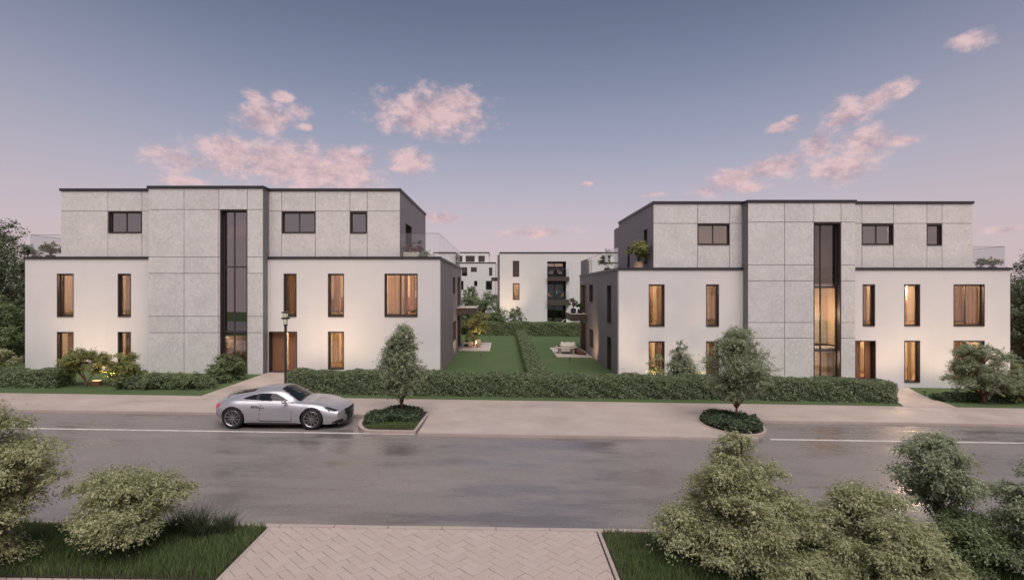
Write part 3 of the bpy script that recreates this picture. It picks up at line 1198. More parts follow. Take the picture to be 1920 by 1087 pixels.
def build_house(H):
    YL, YU, YC = 27.3, 27.45, 26.75
    z0 = H['z']
    root = thing('apartment_house', H['label'], 'house', (fx((H['low'][0] + H['low'][1]) / 2, YL), YL, z0), group='white apartment houses with concrete tops')
    inv = Matrix.Translation(root.location).inverted()
    X0, X1 = fx(H['low'][0], YL), fx(H['low'][1], YL)
    C0, C1 = fx(H['core'][0], YC), fx(H['core'][1], YC)
    U0, U1 = fx(H['up'][0], YU), fx(H['up'][1], YU)
    YB, YUB = H['yb'], H['yub']
    zl = fz(H['py_low'], YL)                       # top of lower parapet
    zu, zc = fz(H['py_up'], YU), fz(H['py_core'], YC)
    zf1, zf2 = z0 + 2.95, zl - .28                  # first floor level, roof terrace level
    sg = H['side']                                  # +1: the visible flank looks to +x
    parts = []

    def keep(o):
        parts.append(o)
        return o

    # --- lower storeys: rendered front walls with openings on either side of the core
    def low_holes(lst):
        return [(fx(a, YL), fx(b, YL), fz(d, YL), fz(c, YL)) for a, b, c, d in lst]
    hl, hr = low_holes(H['win_l']), low_holes(H['win_r'])
    ent = low_holes([H['entrance']])[0]
    keep(holed_wall(X0, C0 + .05, z0 - .8, zl - .10, hl, .32, front_map(YL)).build('wall', 'white_render', root))
    keep(holed_wall(C1 - .05, X1, z0 - .8, zl - .10, hr + [ent], .32, front_map(YL)).build('wall', 'white_render', root))
    # flank walls and back
    sx = X1 if sg > 0 else X0
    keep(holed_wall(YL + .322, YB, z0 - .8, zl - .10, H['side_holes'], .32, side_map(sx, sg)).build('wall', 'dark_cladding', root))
    # dark return at the corner, proud of the render by a hair so that the corner reads crisp
    ox = X0 if sg > 0 else X1
    keep(holed_wall(YL + .322, YB, z0 - .8, zl - .10, [], .32, side_map(ox, -sg)).build('wall', 'white_render', root))
    mb = MB().box(min(X0, X1) + .33, max(X0, X1) - .33, YB - .3, YB, z0 - .8, zl - .10)
    keep(mb.build('wall', 'white_render', root))
    # slabs
    for xa_, xb_ in ((X0 + .33, C0 - .01), (C1 + .01, X1 - .33)):
        keep(MB().box(xa_, xb_, YL + .33, YB - .31, zf1 - .25, zf1 - .055).build('floor_slab', 'dark_room', root))
    rf = keep(MB().box(X0 + .325, X1 - .325, YL + .325, YB - .305, zl - .48, zl - .28).build('roof', 'roof_gravel', root))
    mb = MB()
    coping_bar(mb, X0, X1, YL, YB, zl)
    keep(mb.build('coping', 'coping', root))
    # --- upper storey
    uh = [(fx(a, YU), fx(b, YU), fz(d, YU), fz(c, YU)) for a, b, c, d in H['win_u']]
    yb_ = YU + .05
    keep(holed_wall(U0 + .004, U1 - .004, zl - .30, zu - .10, uh, .30, front_map(yb_)).build('wall', 'dark_room', root))
    usx = U1 if sg > 0 else U0
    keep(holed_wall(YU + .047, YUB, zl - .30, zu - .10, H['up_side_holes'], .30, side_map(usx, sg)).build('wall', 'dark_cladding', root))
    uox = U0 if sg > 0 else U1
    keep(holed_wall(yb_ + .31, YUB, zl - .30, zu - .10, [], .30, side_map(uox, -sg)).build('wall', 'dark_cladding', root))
    keep(MB().box(U0 + .31, U1 - .31, YUB - .3, YUB, zl - .3, zu - .10).build('wall', 'dark_cladding', root))
    keep(MB().box(U0 + .02, U1 - .02, YU + .36, YUB - .02, zu - .40, zu - .16).build('roof', 'roof_gravel', root))
    mb = MB()
    coping_bar(mb, U0, U1, YU, YUB, zu)
    keep(mb.build('coping', 'coping', root))
    fm = front_map(YU)
    zj = fz(H['joint_u'], YU)
    for us, vs in ((H['ju_l'], None), (H['ju_r'], None)):
        uu = [fx(a, YU) for a in us]
        panel_grid(root, uu, [zl - .02, zj, zu - .13], uh, fm)
    # --- stair core
    ch = (fx(H['core_win'][0], YC), fx(H['core_win'][1], YC), fz(H['core_win'][3], YC), fz(H['core_win'][2], YC))
    keep(holed_wall(C0 + .004, C1 - .004, z0 - .8, zc - .10, [ch], .32, front_map(YC + .05)).build('wall', 'dark_room', root))
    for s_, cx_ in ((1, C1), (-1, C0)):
        keep(holed_wall(YC + .047, YL + 3.4, z0 - .8, zc - .10, [], .25, side_map(cx_, s_)).build('wall', 'shaded_return', root))
    keep(MB().box(C0 + .02, C1 - .02, YC + .4, YL + 3.4, zc - .35, zc - .15).build('roof', 'roof_gravel', root))
    mb = MB()
    coping_bar(mb, C0, C1, YC, YL + 3.42, zc, .25, .13, .05)
    keep(mb.build('coping', 'coping', root))
    cu = [fx(a, YC) for a in H['jc_x']]
    cv = [z0 - .35] + sorted(fz(a, YC) for a in H['jc_z']) + [zc - .13]
    panel_grid(root, cu, cv, [ch], front_map(YC))
    # --- windows
    for (a, b, c, d), px in zip(hl + hr, H['win_l'] + H['win_r']):
        wide = b - a > 1.2
        window(root, a, b, c, d, front_map(YL), mull=(.47,) if wide else ())
    for (a, b, c, d) in uh:
        window(root, a, b, c, d, front_map(YU), 'dark_glass' if not H.get('lit_u') == (a, b) else 'window_glass', mull=(.5,) if b - a > 1.2 else (), depth=.14)
    window(root, *ch, front_map(YC), H['core_glass'], mull=(H['core_mull'],), trans=[fz(q, YC) for q in H['core_trans']], depth=.30, liner=.36, fw=.055)
    for h_ in H['side_holes']:
        if h_ not in H['door_holes']:
            window(root, *h_, side_map(sx, sg))
    for h_ in H['up_side_holes']:
        window(root, *h_, side_map(usx, sg))
    # patio doors on the flank
    for h_ in H['door_holes']:
        window(root, *h_, side_map(sx, sg), mull=(.5,), name='patio_door', fw=.07)
    # entrance: recessed timber door beside a fixed timber panel
    a, b, c, d = ent
    dz0 = c
    window(root, a, b, c, d, front_map(YL), mull=(), depth=.40, liner=.42, name='entrance_frame', glassmat='window_glass')
    dm = a + (b - a) * .50
    do = MB().box(a + .06, dm - .06, YL + .30, YL + .36, dz0 + .03, d - .06).build('door', 'wood', root)
    MB().tube([(dm - .16, YL + .26, dz0 + .75), (dm - .16, YL + .26, dz0 + 1.35)], .015, 8).build('handle', 'steel', do)
    po = MB().box(dm + .16, b - .06, YL + .30, YL + .35, dz0 + .03, d - .06).build('door_panel', 'wood', root)
    # --- rooms behind the glass
    lo, hi = z0, zf1 - .26
    for x0_, x1_ in ((X0 + .33, C0 - .02), (C1 + .02, X1 - .33)):
        room(root, x0_, x1_, YL + .33, YL + 4.2, lo, hi)
        room(root, x0_, x1_, YL + .33, YL + 4.2, zf1, zl - .5)
    room(root, U0 + .31, U1 - .31, yb_ + .31, yb_ + 4.0, zl - .2, zu - .42, 'dark_room', 'dark_room')
    room(root, C0 + .26, C1 - .26, YC + .42, YC + 4.0, z0, zc - .4, 'dark_room', 'dark_room', 'stair_hall')
    for o in root.children:
        if o.type == 'MESH':
            o.matrix_parent_inverse = inv
    return root, dict(X0=X0, X1=X1, C0=C0, C1=C1, U0=U0, U1=U1, zl=zl, zu=zu, zc=zc, zf1=zf1, z0=z0, YB=YB, YL=YL, YU=YU, YC=YC, YUB=YUB)


simple('shaded_return', (.20, .195, .205), .8, 0, .2, 1.6, .3, 40, world_co=True)  # concrete of the core sides, with their shade put into the colour


def side_hole(X, pa, pb, ptop, pbot, Ymid=None):
    """Opening in a flank wall from photo pixels."""
    ya, yb = X * FPX / (pa - VPX), X * FPX / (pb - VPX)
    ym = Ymid or (ya + yb) / 2
    return (min(ya, yb), max(ya, yb), fz(pbot, ym), fz(ptop, ym))


# ---- house behind the parked car
XA = fx(825, 27.3)
doorA = (37.7, 39.9, .12, 2.35)
doorA2 = (37.6, 39.7, 3.05, 5.15)
sA1 = side_hole(XA, 849.3, 853.2, 519, 551)
sA2 = side_hole(XA, 849.3, 854.6, 602, 637)
HA = dict(label='white apartment house with concrete upper storey behind the silver car and street lamp', z=0.0, low=(47, 825), core=(278, 493), up=(114, 750),
          py_low=481, py_up=353.5, py_core=348.5, yb=41.0, yub=36.4, side=1,
          win_l=[(107, 138, 513, 594), (221, 245.5, 513, 594), (107, 138, 622, 692), (221, 245.5, 622, 692)],
          win_r=[(532, 556, 513, 594), (615, 645, 513, 594), (721, 783, 513, 594), (615, 645, 621.5, 692)],
          entrance=(504, 557, 621.5, 698), win_u=[(204, 265.5, 396.5, 437), (529, 591, 397, 437), (657, 687.5, 398, 437.5)],
          joint_u=396, ju_l=(114, 202, 266, 283), ju_r=(490, 528, 591.5, 656, 688.5, 750),
          jc_x=(278, 345, 410, 463.5, 493), jc_z=(393, 482, 512.5, 593, 623.5), core_win=(413, 463.5, 393.5, 701), core_glass='dark_glass', core_mull=.42,
          core_trans=(500, 622), side_holes=[sA1, sA2, doorA, doorA2], door_holes=[doorA, doorA2], up_side_holes=[(29.0, 30.9, 5.75, 7.85)])
houseA, A = build_house(HA)

# ---- house with the urn on its terrace
XB = fx(1160, 27.3)
doorB = (38.0, 40.6, -.43, 1.80)
doorB2 = (38.0, 40.6, 2.50, 4.6)
sB1 = side_hole(XB, 1146, 1138.5, 534, 606)
sB2 = side_hole(XB, 1146, 1138.5, 631, 697)
sB3 = (35.2, 36.7, fz(566, 36), fz(533, 36))
sB4 = side_hole(XB, 1112.5, 1105.5, 617, 651)
HB = dict(label='white apartment house with concrete upper storey, an urn standing on its roof terrace', z=-.55, low=(1160, 1894), core=(1402.5, 1604), up=(1225, 1824),
          py_low=501.5, py_up=377.5, py_core=375, yb=41.3, yub=35.7, side=-1,
          win_l=[(1216.5, 1246, 533, 612), (1324, 1348, 533, 612), (1216.5, 1246, 639.5, 712), (1324, 1348, 639.5, 712)],
          win_r=[(1617.5, 1640.5, 533, 611.5), (1695.5, 1725, 533, 611.5), (1788, 1846, 533, 611.5), (1695.5, 1725, 638.5, 716.5), (1788, 1846, 638.5, 716.5)],
          entrance=(1603.5, 1642, 638.5, 712), win_u=[(1308, 1368, 420, 459), (1616, 1675, 420.5, 459), (1738, 1766, 421, 460)],
          joint_u=419, ju_l=(1225, 1308, 1368, 1400), ju_r=(1600, 1616, 1675.5, 1738, 1766.5, 1824),
          jc_x=(1402.5, 1471, 1526, 1577, 1604), jc_z=(416.5, 496.4, 526.4, 604.4, 633.6), core_win=(1526, 1576, 418, 709), core_glass='window_glass', core_mull=.36,
          core_trans=(538, 658), side_holes=[sB1, sB2, sB3, sB4, doorB, doorB2], door_holes=[doorB, doorB2], up_side_holes=[(28.6, 29.3, 5.6, 7.5), (32.6, 33.2, 5.3, 6.9)])
houseB, B = build_house(HB)

# extra stair box at the rear of B's upper storey
mb = MB().box(7.7, 11.0, 35.72, 37.3, 5.0, 8.42)
o = mb.build('roof_access', 'dark_cladding', houseB); o.matrix_parent_inverse = Matrix.Translation(houseB.location).inverted()
mb = MB().box(5.93, 6.25, 38.2, 41.2, 5.30, 6.42)
o = mb.build('parapet_wall', 'dark_cladding', houseB); o.matrix_parent_inverse = Matrix.Translation(houseB.location).inverted()


def add_part(house, mb, name, mat, **kw):
    o = mb.build(name, mat, house, **kw)
    o.matrix_parent_inverse = Matrix.Translation(house.location).inverted()
    return o


def glass_rail(house, pts, z0, z1, name='glass_rail'):
    """Frameless glass panes with a thin top rail along a polyline."""
    for (xa, ya), (xb, yb) in zip(pts, pts[1:]):
        L = math.hypot(xb - xa, yb - ya)
        n = max(1, round(L / 2.2))
        for k in range(n):
            p0 = Vector((xa + (xb - xa) * (k / n + .004), ya + (yb - ya) * (k / n + .004), 0))
            p1 = Vector((xa + (xb - xa) * ((k + 1) / n - .004), ya + (yb - ya) * ((k + 1) / n - .004), 0))
            d = (p1 - p0).normalized()
            nn = Vector((-d.y, d.x, 0)) * .008
            vs = [p + s * nn + Vector((0, 0, z)) for p in (p0, p1) for s in (-1, 1) for z in (z0, z1)]
            mb = MB().add(vs, [(0, 1, 3, 2), (4, 6, 7, 5), (0, 4, 5, 1), (2, 3, 7, 6), (0, 2, 6, 4), (1, 5, 7, 3)])
            g = add_part(house, mb, name, 'rail_glass')
            tb = MB().tube([(p0.x, p0.y, z1 + .008), (p1.x, p1.y, z1 + .008)], .009, 6)
            tb.build('top_rail', 'window_metal', g)


glass_rail(houseA, [(A['U1'] + .03, 27.46), (A['X1'] - .10, 27.46), (A['X1'] - .10, 40.7)], A['zl'] - .02, 7.10)
glass_rail(houseA, [(A['X0'] + .10, 34.5), (A['X0'] + .10, 27.46), (A['U0'] - .03, 27.46)], A['zl'] - .02, 7.02)
glass_rail(houseB, [(B['X0'] + .10, 38.2), (B['X0'] + .10, 27.9)], B['zl'] - .02, 6.42)
glass_rail(houseB, [(B['U1'] + .03, 27.46), (B['X1'] - .10, 27.46), (B['X1'] - .10, 36)], B['zl'] - .02, 6.42)

# balconies on the flanks: boxed metal slab
def balcony(house, x0, x1, y0, y1, z0, z1):
    b = add_part(house, MB().box(x0, x1, y0, y1, z0, z1 - .04), 'balcony', 'balcony_metal')
    MB().box(min(x0, x1) - .03, max(x0, x1) - .0, y0 - .03, y1 + .03, z1 - .038, z1).build('balcony_floor', 'light_stone', b)
    return b


balcony(houseA, XA + .002, -1.92, 36.9, 40.4, 2.52, 2.98)
balcony(houseB, 4.76, XB - .002, 37.6, 41.2, 2.0, 2.52)

# lamps in the rooms
for hn, q, nm in (('A', A, 'house behind the silver car'), ('B', B, 'house with the terrace urn')):
    yl = q['YL']
    k = 3.8
    ceiling_lamp((q['X0'] + q['C0']) / 2, yl + 1.9, q['zf1'] - .36, 42 * k, 'warm ground floor ceiling lamp west of the stair, ' + nm)
    ceiling_lamp((q['X0'] + q['C0']) / 2, yl + 1.9, q['zl'] - .60, 34 * k, 'warm first floor ceiling lamp west of the stair, ' + nm)
    ceiling_lamp(q['C1'] + 1.2, yl + 2.3, q['zf1'] - .36, 35 * k, 'warm ceiling lamp inside the timber entrance, ' + nm)
    ceiling_lamp((q['C1'] + q['X1']) / 2 + 1.0, yl + 1.9, q['zf1'] - .36, 70 * k, 'warm ground floor ceiling lamp east of the entrance, ' + nm)
    ceiling_lamp((q['C1'] + q['X1']) / 2 + .6, yl + 1.9, q['zl'] - .60, 90 * k, 'warm ceiling lamp behind the wide window, ' + nm)

# rooms behind the flank windows
for q, hs, X, s_ in ((A, houseA, XA, 1), (B, houseB, XB, -1)):
    for za, zb in ((q['z0'], q['zf1'] - .26), (q['zf1'], q['zl'] - .5)):
        mbf = MB()
        xo, xi = X - s_ * .33, X - s_ * 4.0
        ya, yb = 33.2, q['YB'] - .32
        v8 = [(xo, ya, za), (xi, ya, za), (xi, yb, za), (xo, yb, za), (xo, ya, zb), (xi, ya, zb), (xi, yb, zb), (xo, yb, zb)]
        mbf.add(v8, [(4, 5, 6, 7), (3, 2, 6, 7), (1, 2, 6, 5), (0, 1, 5, 4), (0, 1, 2, 3)])
        add_part(hs, mbf, 'room', 'room_paint')
        ceiling_lamp(X - s_ * 2.0, 37.4, zb - .1, 130, 'warm ceiling lamp in the %s garden room, ' % ('lower' if za < .5 else 'upper') + ('house behind the silver car' if s_ > 0 else 'house with the terrace urn'))

# stair halls: landings and lamps
simple('hall_paint', (.62, .50, .36), .8, 0, .08, 1.0, world_co=True)
for q, hs, lit in ((A, houseA, False), (B, houseB, True)):
    x0, x1 = q['C0'] + .28, q['C1'] - .28
    for z in ((2.02, 4.9) if not lit else (fz(534, 27.2), fz(655, 27.2))):
        add_part(hs, MB().box(x0, x1, q['YC'] + .60, q['YC'] + 3.9, z - .16, z + .06), 'landing', 'white_paint' if lit else 'dark_room')
if True:
    x0, x1 = B['C0'] + .28, B['C1'] - .28
    add_part(houseB, MB().box(x0, x1, 28.6, 28.7, fz(650, 27.2) + .02, fz(534, 27.2) - .18), 'hall_wall', 'hall_paint')
    add_part(houseB, MB().box(x0, x1, 28.6, 28.7, B['z0'], fz(655, 27.2) - .18), 'hall_wall', 'hall_paint')
    ceiling_lamp((x0 + x1) / 2 + .9, 27.75, fz(534, 27.2) - 1.2, 110, 'warm pendant lamp in the tall lit stair window', cord=1.0)
    ceiling_lamp((x0 + x1) / 2 + .9, 28.0, fz(655, 27.2) - .22, 50, 'small warm ceiling lamp low in the lit stair window')
    # arched niche and console seen through the stair glass
    nx = fx(1534, 28.4)
    mbn = MB()
    arch = [(nx - .55, 0), (nx - .55, .95)] + [(nx - .0 - .55 * math.cos(R(a)), .95 + .6 * math.sin(R(a))) for a in range(15, 180, 15)] + [(nx + .55, .95), (nx + .55, 0)]
    zb = fz(645, 28.2)
    n_ = len(arch)
    mbn.add([(x, 28.56, zb + z) for x, z in arch] + [(x, 28.598, zb + z) for x, z in arch], [tuple(range(n_))] + [(i, (i + 1) % n_, (i + 1) % n_ + n_, i + n_) for i in range(n_)])
    add_part(houseB, mbn, 'niche', 'niche_grey')
    add_part(houseB, MB().box(B['C1'] - .30, B['C1'] - .275, 27.4, 28.598, fz(650, 27.2) + .02, fz(534, 27.2) - .18), 'hall_wall', 'hall_paint')
    x0, x1 = A['C0'] + .28, A['C1'] - .28
    add_part(houseA, MB().box(x0, x1, 28.2, 28.3, A['z0'], 1.86), 'hall_wall', 'hall_paint')
    ceiling_lamp((x0 + x1) / 2 + .5, 27.7, 1.76, 40, 'small warm ceiling lamp at the foot of the dark stair window')
# upper rooms that are lit
ceiling_lamp(A['U1'] - 1.2, 30.5, A['zu'] - .5, 60, 'warm ceiling lamp in the upper room beside the flower terrace')
ceiling_lamp(B['U1'] - 2.4, 29.6, B['zu'] - .5, 70, 'warm ceiling lamp in the upper room with the small lit window')
add_part(houseA, MB().box(A['U1'] - 3.4, A['U1'] - 3.3, 27.85, 31.4, A['zl'] - .19, A['zu'] - .43), 'partition', 'room_paint')
add_part(houseB, MB().box(B['U1'] - 4.2, B['U1'] - 4.1, 27.85, 31.4, B['zl'] - .19, B['zu'] - .43), 'partition', 'room_paint')
add_part(houseB, MB().box(B['U1'] - 4.0, B['U1'] - .4, 30.4, 30.5, B['zl'] - .19, B['zu'] - .43), 'partition', 'room_paint')
add_part(houseA, MB().box(A['U1'] - 3.2, A['U1'] - .4, 31.30, 31.4, A['zl'] - .19, A['zu'] - .43), 'partition', 'room_paint')

# roller blinds in the dark upper windows
for hs, q, wins in ((houseA, A, [(204, 265.5, 396.5, 437), (529, 591, 397, 437), (657, 687.5, 398, 437.5)]), (houseB, B, [(1308, 1368, 420, 459), (1616, 1675, 420.5, 459)])):
    for a, b, c, d in wins:
        add_part(hs, MB().box(fx(a, 27.45) + .05, fx(b, 27.45) - .05, 27.45 + .42, 27.45 + .425, fz(d, 27.45) + .05, fz(c, 27.45) - .02), 'roller_blind', 'blind')

# curtains
nmA, nmB = 'house behind the silver car', 'house with the terrace urn'
CUR = [(A, 107, 121, 513, 594, 'curtain_dark', 'brown curtain in the end window of the first floor, ' + nmA),
       (A, 236, 246, 513, 594, 'curtain', 'beige curtain in the first floor window beside the concrete core, ' + nmA),
       (A, 236, 246, 622, 692, 'curtain_dark', 'brown curtain in the ground floor window beside the concrete core, ' + nmA),
       (A, 543, 550, 513, 594, 'curtain', 'beige curtain in the narrow window above the timber door, ' + nmA),
       (A, 633, 640, 513, 594, 'curtain', 'beige curtain in the middle first floor window, ' + nmA),
       (A, 623, 636, 621, 692, 'curtain', 'beige curtain in the ground floor window east of the entrance, ' + nmA),
       (A, 727, 756, 513, 594, 'curtain', 'beige curtain filling half of the wide window, ' + nmA),
       (A, 757, 765, 513, 594, 'curtain_dark', 'narrow brown curtain in the wide window, ' + nmA),
       (B, 1231, 1243, 533, 612, 'curtain', 'beige curtain in the end window of the first floor, ' + nmB),
       (B, 1228, 1240, 639, 712, 'curtain_dark', 'brown curtain in the end window of the ground floor, ' + nmB),
       (B, 1330, 1341, 533, 612, 'curtain', 'beige curtain in the first floor window beside the concrete core, ' + nmB),
       (B, 1329, 1340, 639, 712, 'curtain_dark', 'brown curtain in the ground floor window beside the concrete core, ' + nmB),
       (B, 1618, 1626, 533, 612, 'curtain', 'beige curtain in the narrow window above the timber door, ' + nmB),
       (B, 1700, 1709, 638, 716, 'curtain', 'beige curtain in the ground floor window beside the round bush, ' + nmB),
       (B, 1812, 1834, 533, 611, 'curtain', 'beige curtain in the wide first floor window, ' + nmB),
       (B, 1790, 1812, 638, 716, 'curtain_dark', 'brown curtain in the wide window behind the round bush, ' + nmB)]
for q, a, b, c, d, m, lab in CUR:
    Y = 27.3 + .52
    zz0 = fz(d, 27.3) - .02
    curtain(fx(a, Y), fx(b, Y), Y, zz0 + .0, fz(c, 27.3) + .02, m, lab)

# sideboards seen through the windows
def sideboard(x, y, z, w, lab):
    o = thing('sideboard', lab, 'sideboard', (x, y, z))
    MB().box(-w / 2, w / 2, -.2, .2, .12, .82).build('body', 'wood', o, bevel=.008)
    for k in range(2):
        dd = MB().box(-w / 2 + .02 + k * w / 2, -.02 + k * w / 2, -.216, -.202, .15, .79).build('door', 'wood', o)
        MB().box(-.05 + k * .08 + (0), -.03 + k * .08, -.235, -.216, .42, .54).build('handle', 'steel', dd)
    for sx_ in (-1, 1):
        for sy_ in (-1, 1):
            MB().box(sx_ * (w / 2 - .06) - .02, sx_ * (w / 2 - .06) + .02, sy_ * .15 - .02, sy_ * .15 + .02, 0, .12).build('leg', 'window_metal', o)


sideboard(fx(640, 30), 31.2, A['zf1'] + .006, 1.5, 'timber sideboard in the middle first floor room, ' + nmA)
sideboard(fx(770, 30), 31.2, A['zf1'] + .006, 1.6, 'timber sideboard behind the wide window, ' + nmA)
sideboard(fx(1700, 30), 31.2, B['zf1'] + .006, 1.5, 'timber sideboard in the first floor room above the path, ' + nmB)
sideboard(fx(1820, 30), 31.2, B['zf1'] + .006, 1.6, 'timber sideboard behind the wide window, ' + nmB)


# tall timber cupboards standing a little way into the rooms: they break up the lit view
def cupboard(px0, px1, Y, z, h, lab):
    x0, x1 = fx(px0, Y), fx(px1, Y)
    o = thing('cupboard', lab, 'cupboard', ((x0 + x1) / 2, Y + .25, z))
    w = (x1 - x0) / 2
    MB().box(-w, w, -.25, .25, .06, h).build('body', 'cupboard_wood', o, bevel=.006)
    MB().box(-w + .03, w - .03, -.2, .2, 0, .06).build('base', 'window_metal', o)
    for k in (0, 1):
        dd = MB().box(-w + .01 + k * w, -.01 + k * w, -.268, -.252, .09, h - .03).build('door', 'cupboard_wood', o)
        MB().box(-.04 + k * .06, -.02 + k * .06, -.285, -.268, h * .45, h * .55).build('handle', 'steel', dd)


for q, a, b, st, lab in ((A, 118, 126, 1, 'tall cupboard behind the end window, first floor, ' + nmA), (A, 124, 137, 0, 'tall cupboard behind the end window, ground floor, ' + nmA),
                         (A, 553, 560, 1, 'tall cupboard behind the narrow window above the door, ' + nmA), (A, 626, 634, 1, 'tall cupboard behind the middle first floor window, ' + nmA),
                         (A, 640, 650, 0, 'tall cupboard behind the window east of the entrance, ' + nmA), (A, 768, 776, 1, 'tall cupboard behind the wide window, ' + nmA),
                         (B, 1216, 1224, 1, 'tall cupboard behind the end window, first floor, ' + nmB), (B, 1213, 1222, 0, 'tall cupboard behind the end window, ground floor, ' + nmB),
                         (B, 1694, 1701, 1, 'tall cupboard behind the first floor window above the path, ' + nmB), (B, 1688, 1697, 0, 'tall cupboard behind the ground floor window above the path, ' + nmB),
                         (B, 1786, 1798, 1, 'tall cupboard behind the wide window, ' + nmB)):
    cupboard(a, b, 29.6, (q['zf1'] if st else q['z0']) + .006, 2.05 if st else 1.9, lab)
# framed pictures on the back walls
for q, px, st, w_, lab in ((A, 655, 1, .7, 'dark framed picture behind the middle first floor window, ' + nmA), (A, 790, 1, 1.0, 'dark framed picture behind the wide window, ' + nmA),
                           (B, 1690, 1, .7, 'dark framed picture behind the window above the path, ' + nmB), (B, 1800, 1, 1.0, 'dark framed picture behind the wide window, ' + nmB)):
    x, z = fx(px, 31.4), q['zf1'] + 1.25
    o = thing('wall_picture', lab, 'picture', (x, 31.48, z))
    MB().box(-w_ / 2, w_ / 2, -.02, .01, 0, .75).build('frame', 'window_metal', o)
    MB().box(-w_ / 2 + .05, w_ / 2 - .05, -.026, -.021, .05, .70).build('canvas', 'blind', o)

# ================================================================== REAR HOUSES
def flat_window(parent, x0, x1, z0, z1, Y, lit=None, mull=()):
    return window(parent, x0, x1, z0, z1, front_map(Y), 'far_glass' if not lit else 'window_glass', mull=mull, depth=.12, liner=.18, fw=.07)


YR = 68.0
rh = thing('garden_house', 'white three storey house with stacked dark balconies behind the garden hedge', 'house', (fx(1050, YR), YR, gz(7, YR)))
invR = Matrix.Translation(rh.location).inverted()
rx0, rx1, rzt = fx(937, YR), 16.5, fz(472.5, YR)
W1 = (fx(961.5, YR), fx(973.5, YR), fz(518.5, YR), fz(489, YR))
W2 = (fx(961.5, YR), fx(974, YR), fz(562, YR), fz(531, YR))
W3 = (fx(1098, YR), fx(1110, YR), fz(518.5, YR), fz(489, YR))
LOG = (fx(1026, YR), fx(1061.5, YR), -.42, fz(490, YR))
holed_wall(rx0, rx1, -1.2, rzt - .1, [W1, W2, W3, LOG], .3, front_map(YR)).build('wall', 'white_render', rh)
MB().box(rx0, rx0 + .3, YR + .301, YR + 12, -1.2, rzt - .1).build('wall', 'dark_cladding', rh)
MB().box(rx1 - .3, rx1, YR + .301, YR + 12, -1.2, rzt - .1).build('wall', 'white_render', rh)
MB().box(rx0 + .31, rx1 - .31, YR + 11.7, YR + 12, -1.2, rzt - .1).build('wall', 'white_render', rh)
MB().box(rx0 + .31, rx1 - .31, YR + .31, YR + 11.6, rzt - .45, rzt - .2).build('roof', 'roof_gravel', rh)
mbc = MB(); coping_bar(mbc, rx0, rx1, YR, YR + 12, rzt, .3, .16, .06); mbc.build('coping', 'coping', rh)
for w in (W1, W2, W3):
    flat_window(rh, *w, YR, lit=(w is W2))
# loggia: recess walls, slabs, rear glazing
lx0, lx1 = LOG[0], LOG[1]
MB().box(lx0 - .2, lx0 - .002, YR + .301, YR + 2.2, -.5, LOG[3]).build('loggia_wall', 'balcony_metal', rh)
MB().box(lx1 + .002, lx1 + .2, YR + .301, YR + 2.2, -.5, LOG[3]).build('loggia_wall', 'balcony_metal', rh)
MB().box(lx0, lx1, YR + .1, YR + 2.0, LOG[3] - .06, LOG[3] + .15).build('loggia_ceiling', 'balcony_metal', rh)
for zt_, zb_ in ((fz(519, YR), fz(526.5, YR)), (fz(561.5, YR), fz(572, YR)), (-.30, -.42)):
    MB().box(lx0 + .002, lx1 + (.35 if zt_ > 0 else -.002), YR - .45 if zt_ > 0 else YR + .02, YR + 2.0, zb_, zt_).build('balcony', 'balcony_metal', rh)
for z0_, z1_ in ((fz(519, YR) + .01, LOG[3] - .07), (fz(561.5, YR) + .01, fz(527, YR)), (-.29, fz(572.5, YR))):
    window(rh, lx0 + .01, lx1 - .01, z0_, z1_, front_map(YR + 2.0), 'dark_glass', mull=(.45,), depth=.05, liner=.1, name='balcony_door', fw=.07)
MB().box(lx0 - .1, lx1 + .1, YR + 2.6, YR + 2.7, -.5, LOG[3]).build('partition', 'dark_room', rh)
for zt_ in (fz(519, YR), fz(561.5, YR)):
    g = MB().box(lx0 + .05, lx1 + .3, YR - .42, YR - .40, zt_ + .002, zt_ + .95).build('glass_rail', 'rail_glass', rh)
    MB().box(lx0 + .05, lx1 + .3, YR - .43, YR - .39, zt_ + .95, zt_ + .98).build('top_rail', 'steel', g)
# west side: dark return with balconies
MB().box(rx0 - .32, rx0 - .003, YR + 1.5, YR + 9, -.8, rzt - .25).build('wall', 'dark_cladding', rh)
for pz0, pz1 in ((520, 526), (553, 561)):
    MB().box(fx(921, YR + 2), rx0 - .325, YR + 2, YR + 6.5, fz(pz1, YR + 2), fz(pz0, YR + 2)).build('balcony', 'balcony_metal', rh)
mbr = MB()
mbr.add([(W2[0] - .8, YR + .31, W2[2] - .4), (W2[1] + 1.4, YR + .31, W2[2] - .4), (W2[1] + 1.4, YR + 3, W2[2] - .4), (W2[0] - .2, YR + 3, W2[2] - .4),
         (W2[0] - .8, YR + .31, W2[3] + .3), (W2[1] + 1.4, YR + .31, W2[3] + .3), (W2[1] + 1.4, YR + 3, W2[3] + .3), (W2[0] - .2, YR + 3, W2[3] + .3)], [(4, 5, 6, 7), (3, 2, 6, 7), (0, 3, 7, 4), (1, 2, 6, 5)])
mbr.build('room', 'room_paint', rh)
MB().box(W1[0] - .3, W1[1] + .3, YR + .5, YR + .52, W1[2] - .1, W1[3] + .1).build('roller_blind', 'blind', rh)
MB().box(W3[0] - .3, W3[1] + .3, YR + .5, YR + .52, W3[2] - .1, W3[3] + .1).build('roller_blind', 'blind', rh)
for c in rh.children:
    c.matrix_parent_inverse = invR
ceiling_lamp((W2[0] + W2[1]) / 2 + .3, YR + 1.5, W2[3] + .16, 30, 'warm ceiling lamp behind the lit window of the garden house')

